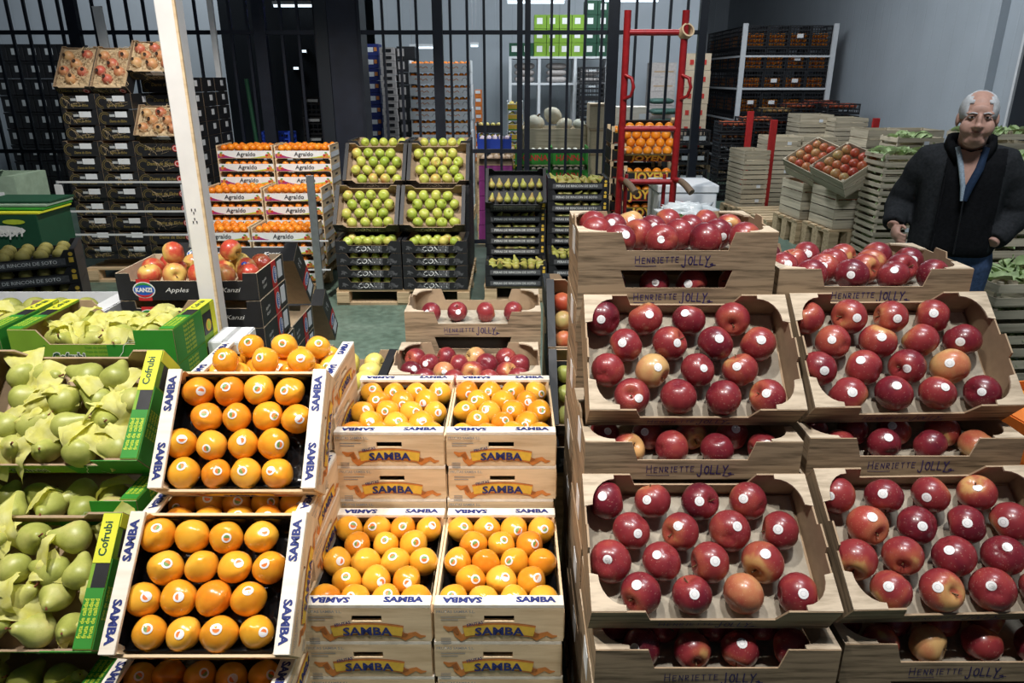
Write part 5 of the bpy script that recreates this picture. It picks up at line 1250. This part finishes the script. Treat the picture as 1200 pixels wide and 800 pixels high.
boxstack('pale_wood_box', 703, 121, 8.6, .22, .35, .27, 5, 'kraft_light', 'tall pale wooden box beside the fence post', 'box', 'tall pale boxes', label_deco('kraft', -.5, .5, .86, .95))
boxstack('pale_wood_box', 742, 125, 8.8, .38, .4, .2, 6, 'pine_white', 'pale wooden box behind the tilted orange box', 'box', 'pale boxes behind oranges', label_deco('white_card', .2, .4, .3, .6))
boxstack('beige_crate', 779, 73, 11.4, .36, .4, .2, 9, 'sack', 'beige crate in the stack by the store wall', 'crate', 'beige crates', label_deco('kraft', -.4, .4, .3, .4))
for k in range(8):
    q = at(774 + 7 * (k % 3), 142 - 12 * (k // 3), Y=10.9); sack((q.x, 10.9 + .03 * k, q.z - .05), 'dark green net bag heaped by the store wall', 'green net bags', 'green_bag', .9)
q = at(781, 150, Y=10.9); t = thing('low_platform', 'low platform under the dark green net bags', 'platform', (q.x, 11.0, 0)); part('top', t, -.4, .4, -.3, .3, q.z - .1, q.z - .05, 'grey_wood'); part('skirt', t, -.38, .38, -.28, .28, 0, q.z - .1, 'black_plastic')
boxstack('yellow_carton', 811, 62, 9.7, .16, .3, .20, 6, 'kraft_light', 'cream fruit carton in the stack beyond the fence end', 'carton', 'cream cartons', label_deco('ink_red', -.15, .15, .3, .6)); boxstack('yellow_carton', 827, 62, 9.7, .16, .3, .20, 6, 'kraft_light', 'cream fruit carton beside the black rack crates', 'carton', 'cream cartons by rack', label_deco('ink_red', -.15, .15, .3, .6))
for ci in range(2):
    for k in range(5):
        p = at(806 + ci * 19, 147, Y=9.3); t = thing('black_base_crate', f'black crate, {ORD[k]} from floor, {("fence-side", "rack-side")[ci]} stack below the cream cartons', 'crate', (p.x, 9.5, k * p.z / 5), (0, 0, 0), 'black crates below cream cartons'); obj('shell', plastic_crate_mesh(.2, .36, .18, 2, 4), t); part('label', t, -.04, .04, -.186, -.181, .06, .11, 'sticker_grey')
# ================================================================ orange boxes with big yellow lettering, red hand truck, foam box
rng = random.Random(161)
JYY = 6.2; OW, OD, OH = .47, .34, .145
def joyen(loc, rot, label):
    t = thing('orange_box', label, 'fruit box', loc, rot, 'black orange boxes')
    part('base', t, -OW / 2, OW / 2, -OD / 2, OD / 2, 0, .008, 'pine_x')
    f = part('front_panel', t, -OW / 2 + .02, OW / 2 - .02, -OD / 2 - .004, -OD / 2 + .004, .004, .10, 'black_card'); part('back_panel', t, -OW / 2 + .02, OW / 2 - .02, OD / 2 - .004, OD / 2 + .004, .004, .10, 'black_card')
    part('red_border', f, -OW / 2 + .035, OW / 2 - .035, -.0055, -.004, -.046, -.042, 'ink_red'); part('yellow_border', f, -OW / 2 + .035, OW / 2 - .035, -.0055, -.004, .040, .043, 'print_yellow')
    text_on(f, 'front', 'JOYEN', .10, 'ink_red', .004, -.005, .005, .95, 0, 0, 3).location.y -= .004; text_on(f, 'front', 'JOYEN', .10, 'print_yellow', 0, 0, .003, .95, 0, 0, 8).location.y -= .005
    for s in (-1, 1):
        part('end_panel', t, s * (OW / 2 - .005) - .005, s * (OW / 2 - .005) + .005, -OD / 2, OD / 2, 0, .11, 'black_card')
        for y in (-1, 1): part('corner_post', t, s * (OW / 2 - .022) - .014, s * (OW / 2 - .022) + .014, y * (OD / 2 - .018) - .012, y * (OD / 2 - .018) + .012, 0, OH, 'pine')
    return t
jx = at(759, 220, Y=JYY).x
zt = px_z(759, 194, JYY); n = 6; z0 = zt - n * (OH + .003)
pallet((jx, JYY + OD / 2, 0), .6, .8, z0, 'wooden pallet under the black orange boxes')
for k in range(n):
    joyen((jx + (.02 if k % 2 else -.01), JYY + OD / 2, z0 + k * (OH + .003)), (0, 0, 0), f'{ORD[k]} black orange box from bottom with yellow lettering, front stack')
    if k > 2:
        for i in range(5): fruit_at('orange', 'round', .04, 'orange_skin', (jx - .16 + i * .08, JYY + .06, z0 + k * (OH + .003) + .085), 'orange showing in the black orange box stack', 'orange', 'oranges in black stack', rng=rng, lod=(14, 9))
for k in range(8): joyen((jx - .05, JYY + OD * 1.5 + .02, z0 + k * (OH + .003)), (0, 0, 0), f'{ORD[k]} black orange box from bottom in the taller rear stack')
t_ = R(50); loc = tilt_loc(jx, JYY - .02, px_z(759, 177, JYY - .02), OD, OH, t_); joyen(loc, (t_, 0, 0), 'tilted black orange box under plastic film on the front stack'); M = local_pts(loc, (t_, 0, 0))
for j in range(4):
    for i in range(5): fruit_at('orange', 'round', .041, 'orange_skin', M @ Vector((-.165 + i * .083 + (.02 if j % 2 else -.01), -.12 + j * .08, .075)), 'orange in the tilted black orange box', 'orange', 'oranges in tilted black box', rng=rng, lod=(16, 10))
for i in range(7): fruit_at('orange', 'round', .041, 'orange_skin', (jx - .22 + i * .075, JYY + OD * 1.5 - .08, z0 + 8 * (OH + .003) - .04), 'orange on top of the taller rear stack', 'orange', 'oranges on rear stack', rng=rng, lod=(14, 9))
TY = 5.2
tl, tr = at(735, 30, Y=TY), at(803, 30, Y=TY); tx = (tl.x + tr.x) / 2; hw = (tr.x - tl.x) / 2; tzt = px_z(735, 12, TY)
tk = thing('hand_truck', 'tall red steel hand truck standing by the orange boxes', 'hand truck', (tx, TY, 0))
for s in (-1, 1):
    obj('side_tube', MB().tube([(s * hw, 0, .08), (s * hw, 0, tzt)], .024, 'red_paint', 10).mesh(), tk)
    obj('rear_tube', MB().tube([(s * (hw - .055), .08, .08), (s * (hw - .055), .05, px_z(735, 205, TY))], .014, 'red_paint', 8).mesh(), tk)
    za, zb2 = px_z(735, 88, TY), px_z(735, 116, TY)
    obj('hand_loop', MB().tube([(s * hw, -.02, za), (s * hw + .04, -.05, za - .02), (s * hw + .055, -.06, (za + zb2) / 2), (s * hw + .04, -.05, zb2 + .02), (s * hw, -.02, zb2)], .012, 'red_paint', 8).mesh(), tk)
    zg = px_z(735, 210, TY); g = obj('grip_arm', MB().tube([(s * hw, 0, zg), (s * hw + .03, -.10, zg)], .02, 'red_paint', 8).mesh(), tk); obj('hand_grip', MB().tube([(s * hw + .03, -.10, zg), (s * hw + .05, -.17, zg - .02), (s * hw + .08, -.22, zg - .06)], [.022, .023, .025], 'grip_rubber', 8).mesh(), g)
    w_ = obj('wheel', MB().lathe([(.03, -.03), (.12, -.03), (.14, -.015), (.14, .015), (.12, .03), (.03, .03)], 20, 'black_plastic', True, Matrix.Rotation(R(90), 4, 'Y')).mesh(), tk, (s * (hw + .06), .12, .14))
for v in (38, 151, 213): z = px_z(735, v, TY); obj('cross_tube', MB().tube([(-hw, 0, z), (hw, 0, z)], .02, 'red_paint', 8).mesh(), tk)
part('toe_plate', tk, -hw, hw, -.26, .02, .07, .08, 'red_paint')
tp = at(803, 37, Y=TY - .03); t = thing('tape_roll', 'roll of tan packing tape hung on the red hand truck', 'tape', (tp.x + .01, TY - .01, tp.z), (R(60), R(35), 0)); obj('roll', MB().lathe([(.036, -.03), (.046, -.03), (.046, .03), (.036, .03), (.036, -.03)], 20, 'tape_tan', False).mesh(), t)
fb = at(800, 228, Y=5.05); t = thing('foam_box', 'white foam box on the floor beside the hand truck', 'box', (fb.x + .15, 5.74, 0)); part('body', t, -.22, .22, -.22, .22, 0, fb.z - .06, 'foam_white', .008); part('lid', t, -.23, .23, -.23, .23, fb.z - .06, fb.z, 'foam_white', .008); part('red_strip', t, -.14, -.03, -.232, -.22, fb.z - .14, fb.z - .125, 'ink_red')
def bag_mesh():
    mb = MB(); vs = []; fs = []; n, m = 40, 20
    for j in range(m + 1):
        th = math.pi * j / m
        for i in range(n): a = 2 * math.pi * i / n; d = dirv(th, a); r = 1 + .3 * noise.noise(d * 3.1) + .28 * noise.noise(d * 7) + .15 * noise.noise(d * 17); vs.append((d.x * .18 * r, d.y * .15 * r, d.z * .07 * r))
    for j in range(m):
        for i in range(n): fs.append((j * n + i, (j + 1) * n + i, (j + 1) * n + (i + 1) % n, j * n + (i + 1) % n))
    return mb.add(vs, fs, 'film', True).mesh('bag')
bz = at(808, 252, Y=4.6); t = thing('produce_crate', 'pale crate with lettuce under crumpled clear film', 'crate', (bz.x, 4.62, 0)); part('body', t, -.24, .24, -.2, .2, 0, bz.z - .06, 'foam_white'); part('rim', t, -.25, .25, -.21, .21, bz.z - .08, bz.z - .05, 'foam_white'); obj('crumpled_film', bag_mesh(), t, (.0, .02, bz.z))
def leaf_heap(seed, W, D, n, mat, s=.07):
    def mk():
        rr = random.Random(seed); mb = MB()
        for k in range(n):
            p = Vector((rr.uniform(-W / 2, W / 2), rr.uniform(-D / 2, D / 2), rr.uniform(0, .03))); E_ = Euler((rr.uniform(-.7, .7), rr.uniform(-.7, .7), rr.uniform(0, 6.28))).to_matrix().to_4x4(); vs = []; fs = []
            for j in range(6):
                for i in range(5):
                    x = (i / 4 - .5); y = j / 5 - .5; w2 = math.sin(math.pi * (j + .6) / 6.2); vs.append((x * s * 1.2 * w2, y * s * 2, .35 * s * x * x * 4 - s * y * y + .1 * s * math.sin(9 * x + 5 * y + k)))
            for j in range(5):
                for i in range(4): a = j * 5 + i; fs.append((a, a + 1, a + 6, a + 5))
            mb.add(vs, fs, mat, True, Matrix.Translation(p) @ E_)
        return mb.mesh('leaves')
    return cached(('leaf', seed, W, D, n, mat, s), mk)
tag(obj('lettuce_leaves', leaf_heap(3, .3, .2, 30, 'leaf_green', .05), t, (-.02, -.14, bz.z - .03)), kind='stuff')
# ================================================================ rack of black crates with oranges, far right
rng = random.Random(171)
RY = 12.9; RX0 = at(858, 200, Y=RY).x; CWd = .352; CHt = .345
rz0 = .14; nrow = 7
def orange_crate(x, y, z, lab, grp):
    t = thing('orange_crate', lab, 'crate', (x, y, z), (0, 0, 0), grp); obj('shell', plastic_crate_mesh(CWd - .006, .5, CHt - .004, 5, 7), t)
    tag(obj('orange_fill', fill_mesh('oc', 'round', .036, 'orange_skin', CWd - .05, .44, .05, .08, 3, 5, (8, 5)), t), kind='stuff')
    if rng.random() < .35: part('white_label', t, -.05, .05, -.256, -.251, .15, .21, 'sticker_white')
for c in range(4):
    for k in range(nrow): orange_crate(RX0 + .19 + c * CWd, RY + .25, rz0 + k * CHt, f'black orange crate, {ORD[k]} layer up, {ORD[c]} from the near upright, rack front', 'black orange crates at rack front')
for d in range(1, 5):
    for k in range(nrow): orange_crate(RX0 + .19, RY + .25 + d * .51, rz0 + k * CHt, f'black orange crate, {ORD[k]} layer up, {ORD[d]} from near upright, deep rack side', 'black orange crates along rack side')
for k in range(3): pallet((RX0 + .72, RY + .42 + k * .86, 0), 1.42, .84, .14, 'wooden pallet under the tall rack of black crates')
rk = thing('steel_stack_rack', 'tall pale steel rack frame around the black orange crates', 'rack', (RX0, RY, 0)); rh = rz0 + nrow * CHt + .02
for (x, y) in ((-.03, -.04), (1.45, -.04), (-.03, 2.6)): part('upright', rk, x - .04, x + .04, y - .02, y + .02, 0, rh, 'white_paint')
for v in (66, 104, 141, 176, 189):
    z = px_z(870, v, RY); part('side_rail', rk, -.05, -.03, 0, 2.6, z - .015, z + .015, 'white_paint')
    if v < 110: part('front_rail', rk, -.03, 1.45, -.06, -.04, z - .015, z + .015, 'white_paint')
# black trays of tomatoes on the rack's near side
def tomato_tray(u, v, Y, lab, W=.5):
    c = at(u, v, Y=Y)
    n = max(1, int(c.z / .16)); H = c.z / n
    for k in range(n):
        t = thing('tomato_tray', f'black tomato tray, {ORD[k]} from floor, {lab}', 'tray', (c.x, Y + .2, k * H), (0, 0, 0), 'black tomato trays'); obj('shell', plastic_crate_mesh(W, .4, .155, 2, 6), t)
        if k > n - 3: tag(obj('tomato_fill', fill_mesh('tf', 'round', .035, 'tomato_skin', W - .05, .35, .12, .08, 1, 4), t), kind='stuff')
for si, (u, v, Y) in enumerate(((866, 142, 11.0), (890, 136, 11.2), (912, 126, 11.6), (940, 120, 11.8), (966, 116, 12.0), (990, 120, 11.5))): tomato_tray(u, v, Y, f'{ORD[si]} stack from the rack upright')
# ================================================================ wooden crates on the right
def wstack(u, v, Y, n, W, D, H, lab, grp, rz=0, base=0.0, ns=3, top=None, fillmat=None):
    c = at(u, v, Y=Y); z0 = c.z - n * (H + .003)
    if z0 < base: n = int((c.z - base) / (H + .003)); z0 = c.z - n * (H + .003)
    if z0 > .03: pallet((c.x, Y + D / 2, 0), W + .1, D + .1, z0, f'wooden pallet under {grp}', rotz=rz)
    for k in range(n): slat_crate((c.x, Y + D / 2, z0 + k * (H + .003)), (0, 0, rz), ('topmost ' + lab if k == n - 1 else f'{lab}, {ORD[k]} from bottom'), grp, W, D, H, ns, rng=rng)
    if top: top(c.x, Y + D / 2, z0 + (n - 1) * (H + .003))
    return c
wstack(886, 176, 9.7, 5, .34, .5, .185, 'grey slat crate in the lone narrow stack by the red pole', 'narrow stack of slat crates', .12)
wstack(921, 160, 10.2, 6, .42, .5, .185, 'grey slat crate in the stack just behind the red pole', 'slat crates behind the red pole')
wstack(962, 160, 10.2, 6, .46, .5, .185, 'grey slat crate in the stack behind tilted tomato crates', 'slat crates behind tilted tomatoes'); wstack(1003, 168, 10.0, 6, .44, .5, .185, 'grey slat crate in the stack below the far red pole', 'slat crates by the far red pole')
wstack(958, 134, 11.0, 8, .48, .5, .185, 'grey slat crate in the rear stack near the wall', 'rear slat crates'); wstack(999, 138, 10.7, 7, .46, .5, .185, 'grey slat crate in the rear stack beside the far red pole', 'rear slat crates by pole')
for (u, v, Y, lab) in ((905, 140, 9.9, 'red steel pole in front of the slat crates'), (878, 130, 10.9, 'red steel pole behind the narrow crate stack'), (1024, 138, 10.3, 'red steel pole at the end of the rear slat crates')):
    c = at(u, v, Y=Y); t = thing('red_pole', lab, 'pole', (c.x, Y - .08, 0)); part('shaft', t, -.045, .045, -.02, .02, .01, c.z, 'red_pole', .004); part('foot', t, -.08, .08, -.05, .05, 0, .01, 'red_pole')
c = at(918, 258, z=.12); pallet((c.x + .1, c.y + .4, 0), .8, 1.0, .144, 'empty wooden pallet on the floor before the slat crates', rotz=.1)
def tom_top(x, y, z):
    for i in range(3):
        for j in range(4): fruit_at('tomato', 'round', .042, 'tomato_skin', (x - .1 + i * .1, y - .17 + j * .11, z + .11), 'ripening tomato in the flat slat crate under tilted crates', 'tomato', 'tomatoes in flat crates', rng=rng, lod=(14, 9))
wstack(958, 214, 8.05, 4, .36, .5, .20, 'slat crate of tomatoes in the stack under the rear tilted crate', 'tomato crates, rear stack', .10, .12, 2, tom_top); wstack(1001, 222, 7.45, 4, .40, .5, .20, 'slat crate of tomatoes in the stack under the near tilted crate', 'tomato crates, near stack', .10, .12, 2, tom_top)
for (u, v, Y, nm) in ((962, 204, 8.12, 'rear'), (998, 214, 7.4, 'near')):
    c = at(u, v, Y=Y); rot = (R(14), R(-30), R(12)); loc = (c.x, c.y + .1, c.z + .04)
    slat_crate(loc, rot, f'{nm} tilted slat crate heaped with ripening tomatoes', 'tilted tomato crates', .46, .50, .20, 2, rng=rng); M = local_pts(loc, rot)
    for i in range(4):
        for j in range(4): fruit_at('tomato', 'round', .050, 'tomato_skin', M @ Vector((-.165 + i * .108, -.18 + j * .118, .16 + rng.uniform(0, .02))), f'ripening red-green tomato in the {nm} tilted slat crate', 'tomato', f'tomatoes in {nm} tilted crate', rng=rng, lod=(16, 10))
def greens(x, y, z, W=.5, D=.4, H=.12): pass
def veg_stack(u, v, Y, n, W, D, H, lab, grp, rz, seed, ns=2):
    c = at(u, v, Y=Y); z0 = c.z - n * (H + .003)
    if z0 < 0: n = int(c.z / (H + .003)); z0 = c.z - n * (H + .003)
    if z0 > .03: pallet((c.x, Y + D / 2, 0), W, D, z0, f'wooden pallet under {grp}', rotz=rz)
    for k in range(n):
        t = slat_crate((c.x, Y + D / 2, z0 + k * (H + .003)), (0, 0, rz), ('topmost ' + lab if k == n - 1 else f'{lab}, {ORD[k]} from bottom'), grp, W, D, H, ns, rng=rng, gap=.03)
        tag(obj('leafy_greens', leaf_heap(seed, W - .06, D - .06, 34 if k == n - 1 else 26, 'cabbage_leaf', .07 if k == n - 1 else .05), t, (0, 0, H * .82 if k == n - 1 else H * .55)), kind='stuff')
veg_stack(1072, 180, 6.9, 9, .52, .42, .128, 'slat crate of leafy greens in the stack behind the man', 'leafy green crates behind the man', .0, 5)
wstack(1040, 152, 9.4, 5, .46, .5, .22, 'pale slat crate near the wall behind the man', 'pale slat crates near wall', 0, 0, 2); wstack(1085, 152, 9.3, 5, .46, .5, .22, 'pale slat crate near the wall beside the greens', 'pale slat crates near wall', 0, 0, 2)
veg_stack(1080, 160, 8.2, 6, .5, .4, .15, 'slat crate of greens beyond the man', 'green crates beyond the man', 0, 7)
veg_stack(1185, 155, 6.6, 7, .6, .45, .15, 'slat crate of greens by the dark door', 'green crates by dark door', 0, 8)
veg_stack(1228, 190, 4.55, 8, .5, .55, .15, 'big slat crate of greens stacked beside the man', 'big green crates beside the man', .06, 9)
veg_stack(1220, 330, 3.9, 4, .5, .5, .15, 'low slat crate stacked in front of the big crates', 'low crates in front', .06, 10)
# ================================================================ the man
def ellipsoid(mb, c, r, mat, rot=None, n=16, m=10):
    vs = []; fs = []; Rm = (Euler(rot).to_matrix() if rot else Matrix.Identity(3))
    for j in range(m + 1):
        th = math.pi * j / m
        for i in range(n): d = dirv(max(1e-3, min(math.pi - 1e-3, th)), 2 * math.pi * i / n); vs.append(Vector(c) + Rm @ Vector((d.x * r[0], d.y * r[1], d.z * r[2])))
    for j in range(m):
        for i in range(n): fs.append((j * n + i, (j + 1) * n + i, (j + 1) * n + (i + 1) % n, j * n + (i + 1) % n))
    fs += [tuple(reversed(range(n))), tuple(range(m * n, m * n + n))]
    mb.add(vs, fs, mat, True)
def fused(mb, voxel, smooth, name):
    """melt overlapping volumes into one continuous surface"""
    me = mb.mesh(name); o = bpy.data.objects.new('tmp', me); COL.objects.link(o)
    r = o.modifiers.new('r', 'REMESH'); r.mode = 'VOXEL'; r.voxel_size = voxel; r.use_smooth_shade = True
    s = o.modifiers.new('s', 'SMOOTH'); s.factor = .5; s.iterations = smooth
    bpy.context.view_layer.update()
    out = bpy.data.meshes.new_from_object(o.evaluated_get(bpy.context.evaluated_depsgraph_get())); bpy.data.objects.remove(o); out.name = name
    for p in out.polygons: p.use_smooth = True
    return out
man = thing('person', 'man in dark grey fleece jacket and jeans walking beside wooden crates', 'person', (2.24, 3.66, 0), (0, 0, R(-27)))
HC = Vector((.0, -.10, 1.572))
b = MB(); S = 'skin'
def H(x, y, z): return HC + Vector((x, y, z))
for c, r in (((0, .018, .032), (.077, .097, .088)), ((0, -.020, -.030), (.064, .074, .088)), ((0, -.072, -.092), (.030, .024, .022)), ((.040, -.056, -.042), (.032, .032, .042)), ((-.040, -.056, -.042), (.032, .032, .042)),
             ((0, -.100, -.012), (.012, .018, .032)), ((0, -.113, -.034), (.017, .015, .013)), ((.014, -.102, -.038), (.010, .011, .009)), ((-.014, -.102, -.038), (.010, .011, .009)), ((.032, -.080, .022), (.028, .014, .010)), ((-.032, -.080, .022), (.028, .014, .010)), ((0, -.080, .034), (.045, .016, .03)),
             ((.080, .012, -.012), (.010, .021, .034)), ((-.080, .012, -.012), (.010, .021, .034)), ((0, -.045, -.105), (.048, .042, .030)), ((0, -.088, -.066), (.026, .012, .014))): ellipsoid(b, H(*c), r, S)
b.tube([(0, .02, 1.36), (0, .0, 1.42), H(0, .01, -.07)], [.066, .060, .062], S, 14)
b.tube([(0, .03, .88), (0, .03, 1.0), (0, .02, 1.2), (0, .02, 1.36)], [.07, .11, .12, .08], S, 14)
RA = [(-.165, .02, 1.372), (-.262, .09, 1.125), (-.272, -.07, 1.030)]; LA = [(.165, .02, 1.372), (.268, .07, 1.105), (.17, -.085, .985)]
for A in (RA, LA): b.tube([(0, .02, 1.33)] + A, [.06, .058, .042, .030], S, 10)
w_ = Vector(RA[2]); dirh = Vector((.03, -.09, -.045)).normalized(); ellipsoid(b, w_ + dirh * .055, (.022, .046, .036), S, (R(24), 0, R(15)))
for k in range(4):
    q = w_ + dirh * .088 + Vector((0, .012, .026 - .018 * k)); b.tube([q, q + Vector((.012, -.030, -.008)), q + Vector((.034, -.030, -.016)), q + Vector((.040, -.008, -.016))], [.0092, .009, .0085, .0075], S, 7)
q = w_ + dirh * .045 + Vector((.012, -.004, .028)); b.tube([q, q + Vector((.022, -.020, .006)), q + Vector((.034, -.040, -.006))], [.011, .010, .008], S, 7)
w2 = Vector(LA[2]); ellipsoid(b, w2 + Vector((-.05, .03, -.03)), (.045, .025, .035), S)
for k in range(4): q = w2 + Vector((-.08, .04, -.005 - .017 * k)); b.tube([q, q + Vector((-.035, .005, -.012)), q + Vector((-.05, .02, -.02))], [.009, .0085, .0075], S, 6)
q = w2 + Vector((-.04, .03, .0)); b.tube([q, q + Vector((-.03, -.012, .012))], [.011, .009], S, 6)
for s in (-1, 1): b.tube([(s * .09, .04, .9), (s * .10, .02 + .05 * s, .48), (s * .10, .05 + .10 * s, .09)], [.085, .058, .042], S, 12)
obj('body', fused(b, .0065, 4, 'body'), man)
# --- hair, eyes, brows, mouth
hb = MB(); n, m = 28, 16; vs = []; fs = []; keep = {}
for j in range(m + 1):
    for i in range(n):
        d = dirv(math.pi * j / m, 2 * math.pi * i / n); vs.append(H(0, .020, .030) + Vector((d.x * .0835, d.y * .1015, d.z * .0935)) * (1 + .012 * noise.noise(d * 9)))
for j in range(m):
    for i in range(n):
        c = sum((vs[k] for k in (j * n + i, (j + 1) * n + i, (j + 1) * n + (i + 1) % n, j * n + (i + 1) % n)), Vector()) / 4 - HC
        bald = c.y < -.058 or (c.z > .088 and c.y < .03 and abs(c.x) < .045); low = c.z < (-.035 if c.y > .02 else .0)
        if not bald and not low: fs.append((j * n + i, (j + 1) * n + i, (j + 1) * n + (i + 1) % n, j * n + (i + 1) % n))
hm = hb.add(vs, fs, 'hair_white', True).mesh('hair'); ho = obj('hair', hm, man); sd = ho.modifiers.new('s', 'SOLIDIFY'); sd.thickness = .008; sd.offset = -1
for s in (-1, 1):
    e = MB(); ellipsoid(e, H(s * .031, -.0815, .004), (.0135, .009, .0065), 'eye_white', n=12, m=8); eo = obj('eye', e.mesh(), man)
    e = MB(); ellipsoid(e, H(s * .031, -.0885, .004), (.0058, .0032, .0056), 'eye_dark', n=10, m=6); obj('iris', e.mesh(), eo)
    e = MB(); e.tube([H(s * .012, -.094, .021), H(s * .030, -.096, .025), H(s * .052, -.083, .019)], [.003, .0042, .002], 'hair_white', 6); obj('eyebrow', e.mesh(), man)
    e = MB(); e.tube([H(s * .016, -.088, .0115), H(s * .031, -.0925, .0125), H(s * .046, -.083, .008)], [.002, .003, .002], 'skin', 6); obj('eyelid', e.mesh(), man)
e = MB(); e.tube([H(-.024, -.088, -.064), H(-.01, -.1005, -.0615), H(0, -.102, -.062), H(.01, -.1005, -.0615), H(.024, -.088, -.064)], [.002, .0034, .003, .0034, .002], 'lip', 6); obj('mouth', e.mesh(), man)
# --- jacket: torso and sleeves fused
j = MB(); F = 'fleece_grey'
rings = [(.905, .188, .145, .02), (.95, .197, .155, .02), (1.05, .192, .150, .02), (1.16, .190, .146, .018), (1.28, .192, .140, .015), (1.362, .180, .125, .012), (1.412, .132, .100, .01), (1.445, .082, .080, .0)]
nn = 30; vs = []; fs = []
for z, rx, ry, cy in rings:
    for i in range(nn):
        a = 2 * math.pi * i / nn; sq = lambda c: math.copysign(abs(c) ** .85, c); f = 1 + .018 * math.sin(7 * a + z * 22)
        vs.append((rx * sq(math.cos(a)) * f, cy + ry * sq(math.sin(a)) * f, z))
for k in range(len(rings) - 1):
    for i in range(nn): fs.append((k * nn + i, k * nn + (i + 1) % nn, (k + 1) * nn + (i + 1) % nn, (k + 1) * nn + i))
fs += [tuple(reversed(range(nn))), tuple(range((len(rings) - 1) * nn, len(rings) * nn))]
j.add(vs, fs, F, True)
def sleeve(A, end):
    p = [Vector(q) for q in A]; path = [Vector((A[0][0] * .55, .02, 1.382)), p[0]]; 
    for k in range(1, 5): path.append(p[0].lerp(p[1], k / 4))
    for k in range(1, 5): path.append(p[1].lerp(p[2], k / 4 * end))
    rad = [.066, .072, .073, .070, .069, .068, .064, .060, .057, .054]; rad = [r * (1 + .05 * (-1) ** i) for i, r in enumerate(rad)]
    j.tube(path, rad, F, 16)
sleeve(RA, .95); sleeve(LA, .92)
jm = fused(j, .011, 5, 'jacket'); jm.materials.clear(); jm.materials.append(MATS['fleece_grey']); jm.materials.append(MATS['fleece_black'])
for p in jm.polygons:
    c = p.center; front = c.y < .0 and -.085 - .02 * (c.z - 1.1) < c.x < .16 and c.z < 1.43
    p.material_index = 1 if (front and abs(c.x) < .165) or c.z < .935 else 0
jo = obj('jacket', jm, man)
# collar: standing ring left open in front, turned out at the tips
cb = MB(); cn = 22; vs = []; fs = []
for lv, (dz, k) in enumerate(((-.015, -.006), (.02, -.004), (.05, .002), (.044, .014), (.0, .022))):
    for i in range(cn):
        a = R(-62 + 304 * i / (cn - 1)); rr = .082 + k; drop = .095 * max(0, -math.sin(a)) ** 1.5
        vs.append((rr * 1.05 * math.cos(a), -.005 + rr * .95 * math.sin(a) - .03 * max(0, -math.sin(a)), 1.440 + dz - drop))
for lv in range(4):
    for i in range(cn - 1): fs.append((lv * cn + i, lv * cn + i + 1, (lv + 1) * cn + i + 1, (lv + 1) * cn + i))
co = obj('collar', cb.add(vs, fs, 'fleece_black', True).mesh(), jo); sd = co.modifiers.new('s', 'SOLIDIFY'); sd.thickness = .005
# open neck: skin V, blue shirt edge and trim
sv = MB(); sv.add([(-.052, -.100, 1.405), (.056, -.100, 1.405), (.012, -.146, 1.215), (-.004, -.146, 1.215), (0, -.118, 1.36)], [(0, 3, 2, 1, 4)], 'skin'); o = obj('shirt_opening', MB().add([(-.050, -.094, 1.43), (0, -.112, 1.415), (.054, -.094, 1.43), (.036, -.133, 1.33), (.008, -.147, 1.255), (-.014, -.138, 1.32)], [(0, 5, 1), (1, 5, 3), (1, 3, 2), (5, 4, 3)], 'skin', True).mesh(), jo)
def flatstrip(pts, wd, mat, name): 
    mb = MB(); mb.tube(pts, wd, mat, 6); return obj(name, mb.mesh(), jo)
flatstrip([(-.058, -.092, 1.435), (-.030, -.128, 1.35), (-.006, -.149, 1.255), (.0, -.156, 1.19)], [.012, .013, .012, .008], 'shirt_trim', 'shirt_trim'); flatstrip([(.062, -.092, 1.435), (.048, -.126, 1.34), (.022, -.146, 1.26), (.012, -.154, 1.19)], [.016, .02, .02, .012], 'shirt_blue', 'shirt_edge')
flatstrip([(.006, -.158, 1.20), (.010, -.163, 1.05), (.012, -.162, .93)], [.004, .004, .004], 'black_plastic', 'zipper')
flatstrip([(-.085, -.125, 1.36), (-.088, -.142, 1.2), (-.09, -.146, 1.05), (-.092, -.143, .93)], [.006, .006, .006, .006], 'fleece_black', 'front_seam')
# --- jeans and shoes
jb = MB()
for s in (-1, 1): jb.tube([(s * .075, .03, .95), (s * .098, .03, .85), (s * .105, .02 + .03 * s, .66), (s * .105, .02 + .05 * s, .48), (s * .105, .04 + .08 * s, .28), (s * .105, .05 + .10 * s, .07)], [.115, .112, .09, .078, .07, .068], 'denim', 14)
obj('jeans', fused(jb, .012, 3, 'jeans'), man)
for s in (-1, 1):
    sb = MB(); ellipsoid(sb, (s * .108, .0 + .10 * s, .045), (.05, .135, .045), 'shoe_black'); sb.box(s * .108 - .045, s * .108 + .045, -.115 + .10 * s, .125 + .10 * s, 0.0, .03, 'shoe_black'); obj('shoe', fused(sb, .01, 3, 'shoe'), man)
# ================================================================ let neighbouring round fruit settle apart (a few millimetres at most)
def settle(balls, rounds=8, limit=.009):
    cell = .1; start = {id(o): o.location.copy() for o, r in balls}
    for _ in range(rounds):
        grid = {}
        for o, r in balls: grid.setdefault((int(o.location.x // cell), int(o.location.y // cell), int(o.location.z // cell)), []).append((o, r))
        for (a, b_, c), items in list(grid.items()):
            near = [q for i in (-1, 0, 1) for j_ in (-1, 0, 1) for k in (-1, 0, 1) for q in grid.get((a + i, b_ + j_, c + k), ())]
            for o, r in items:
                for p, s in near:
                    if p is o: continue
                    d = o.location - p.location; L = d.length; g = (r + s) * 1.0 - L
                    if 0 < g and L > 1e-5:
                        q = o.location + d / L * g * .5; m = q - start[id(o)]
                        if m.length > limit: q = start[id(o)] + m.normalized() * limit
                        o.location = q
settle(BALLS)
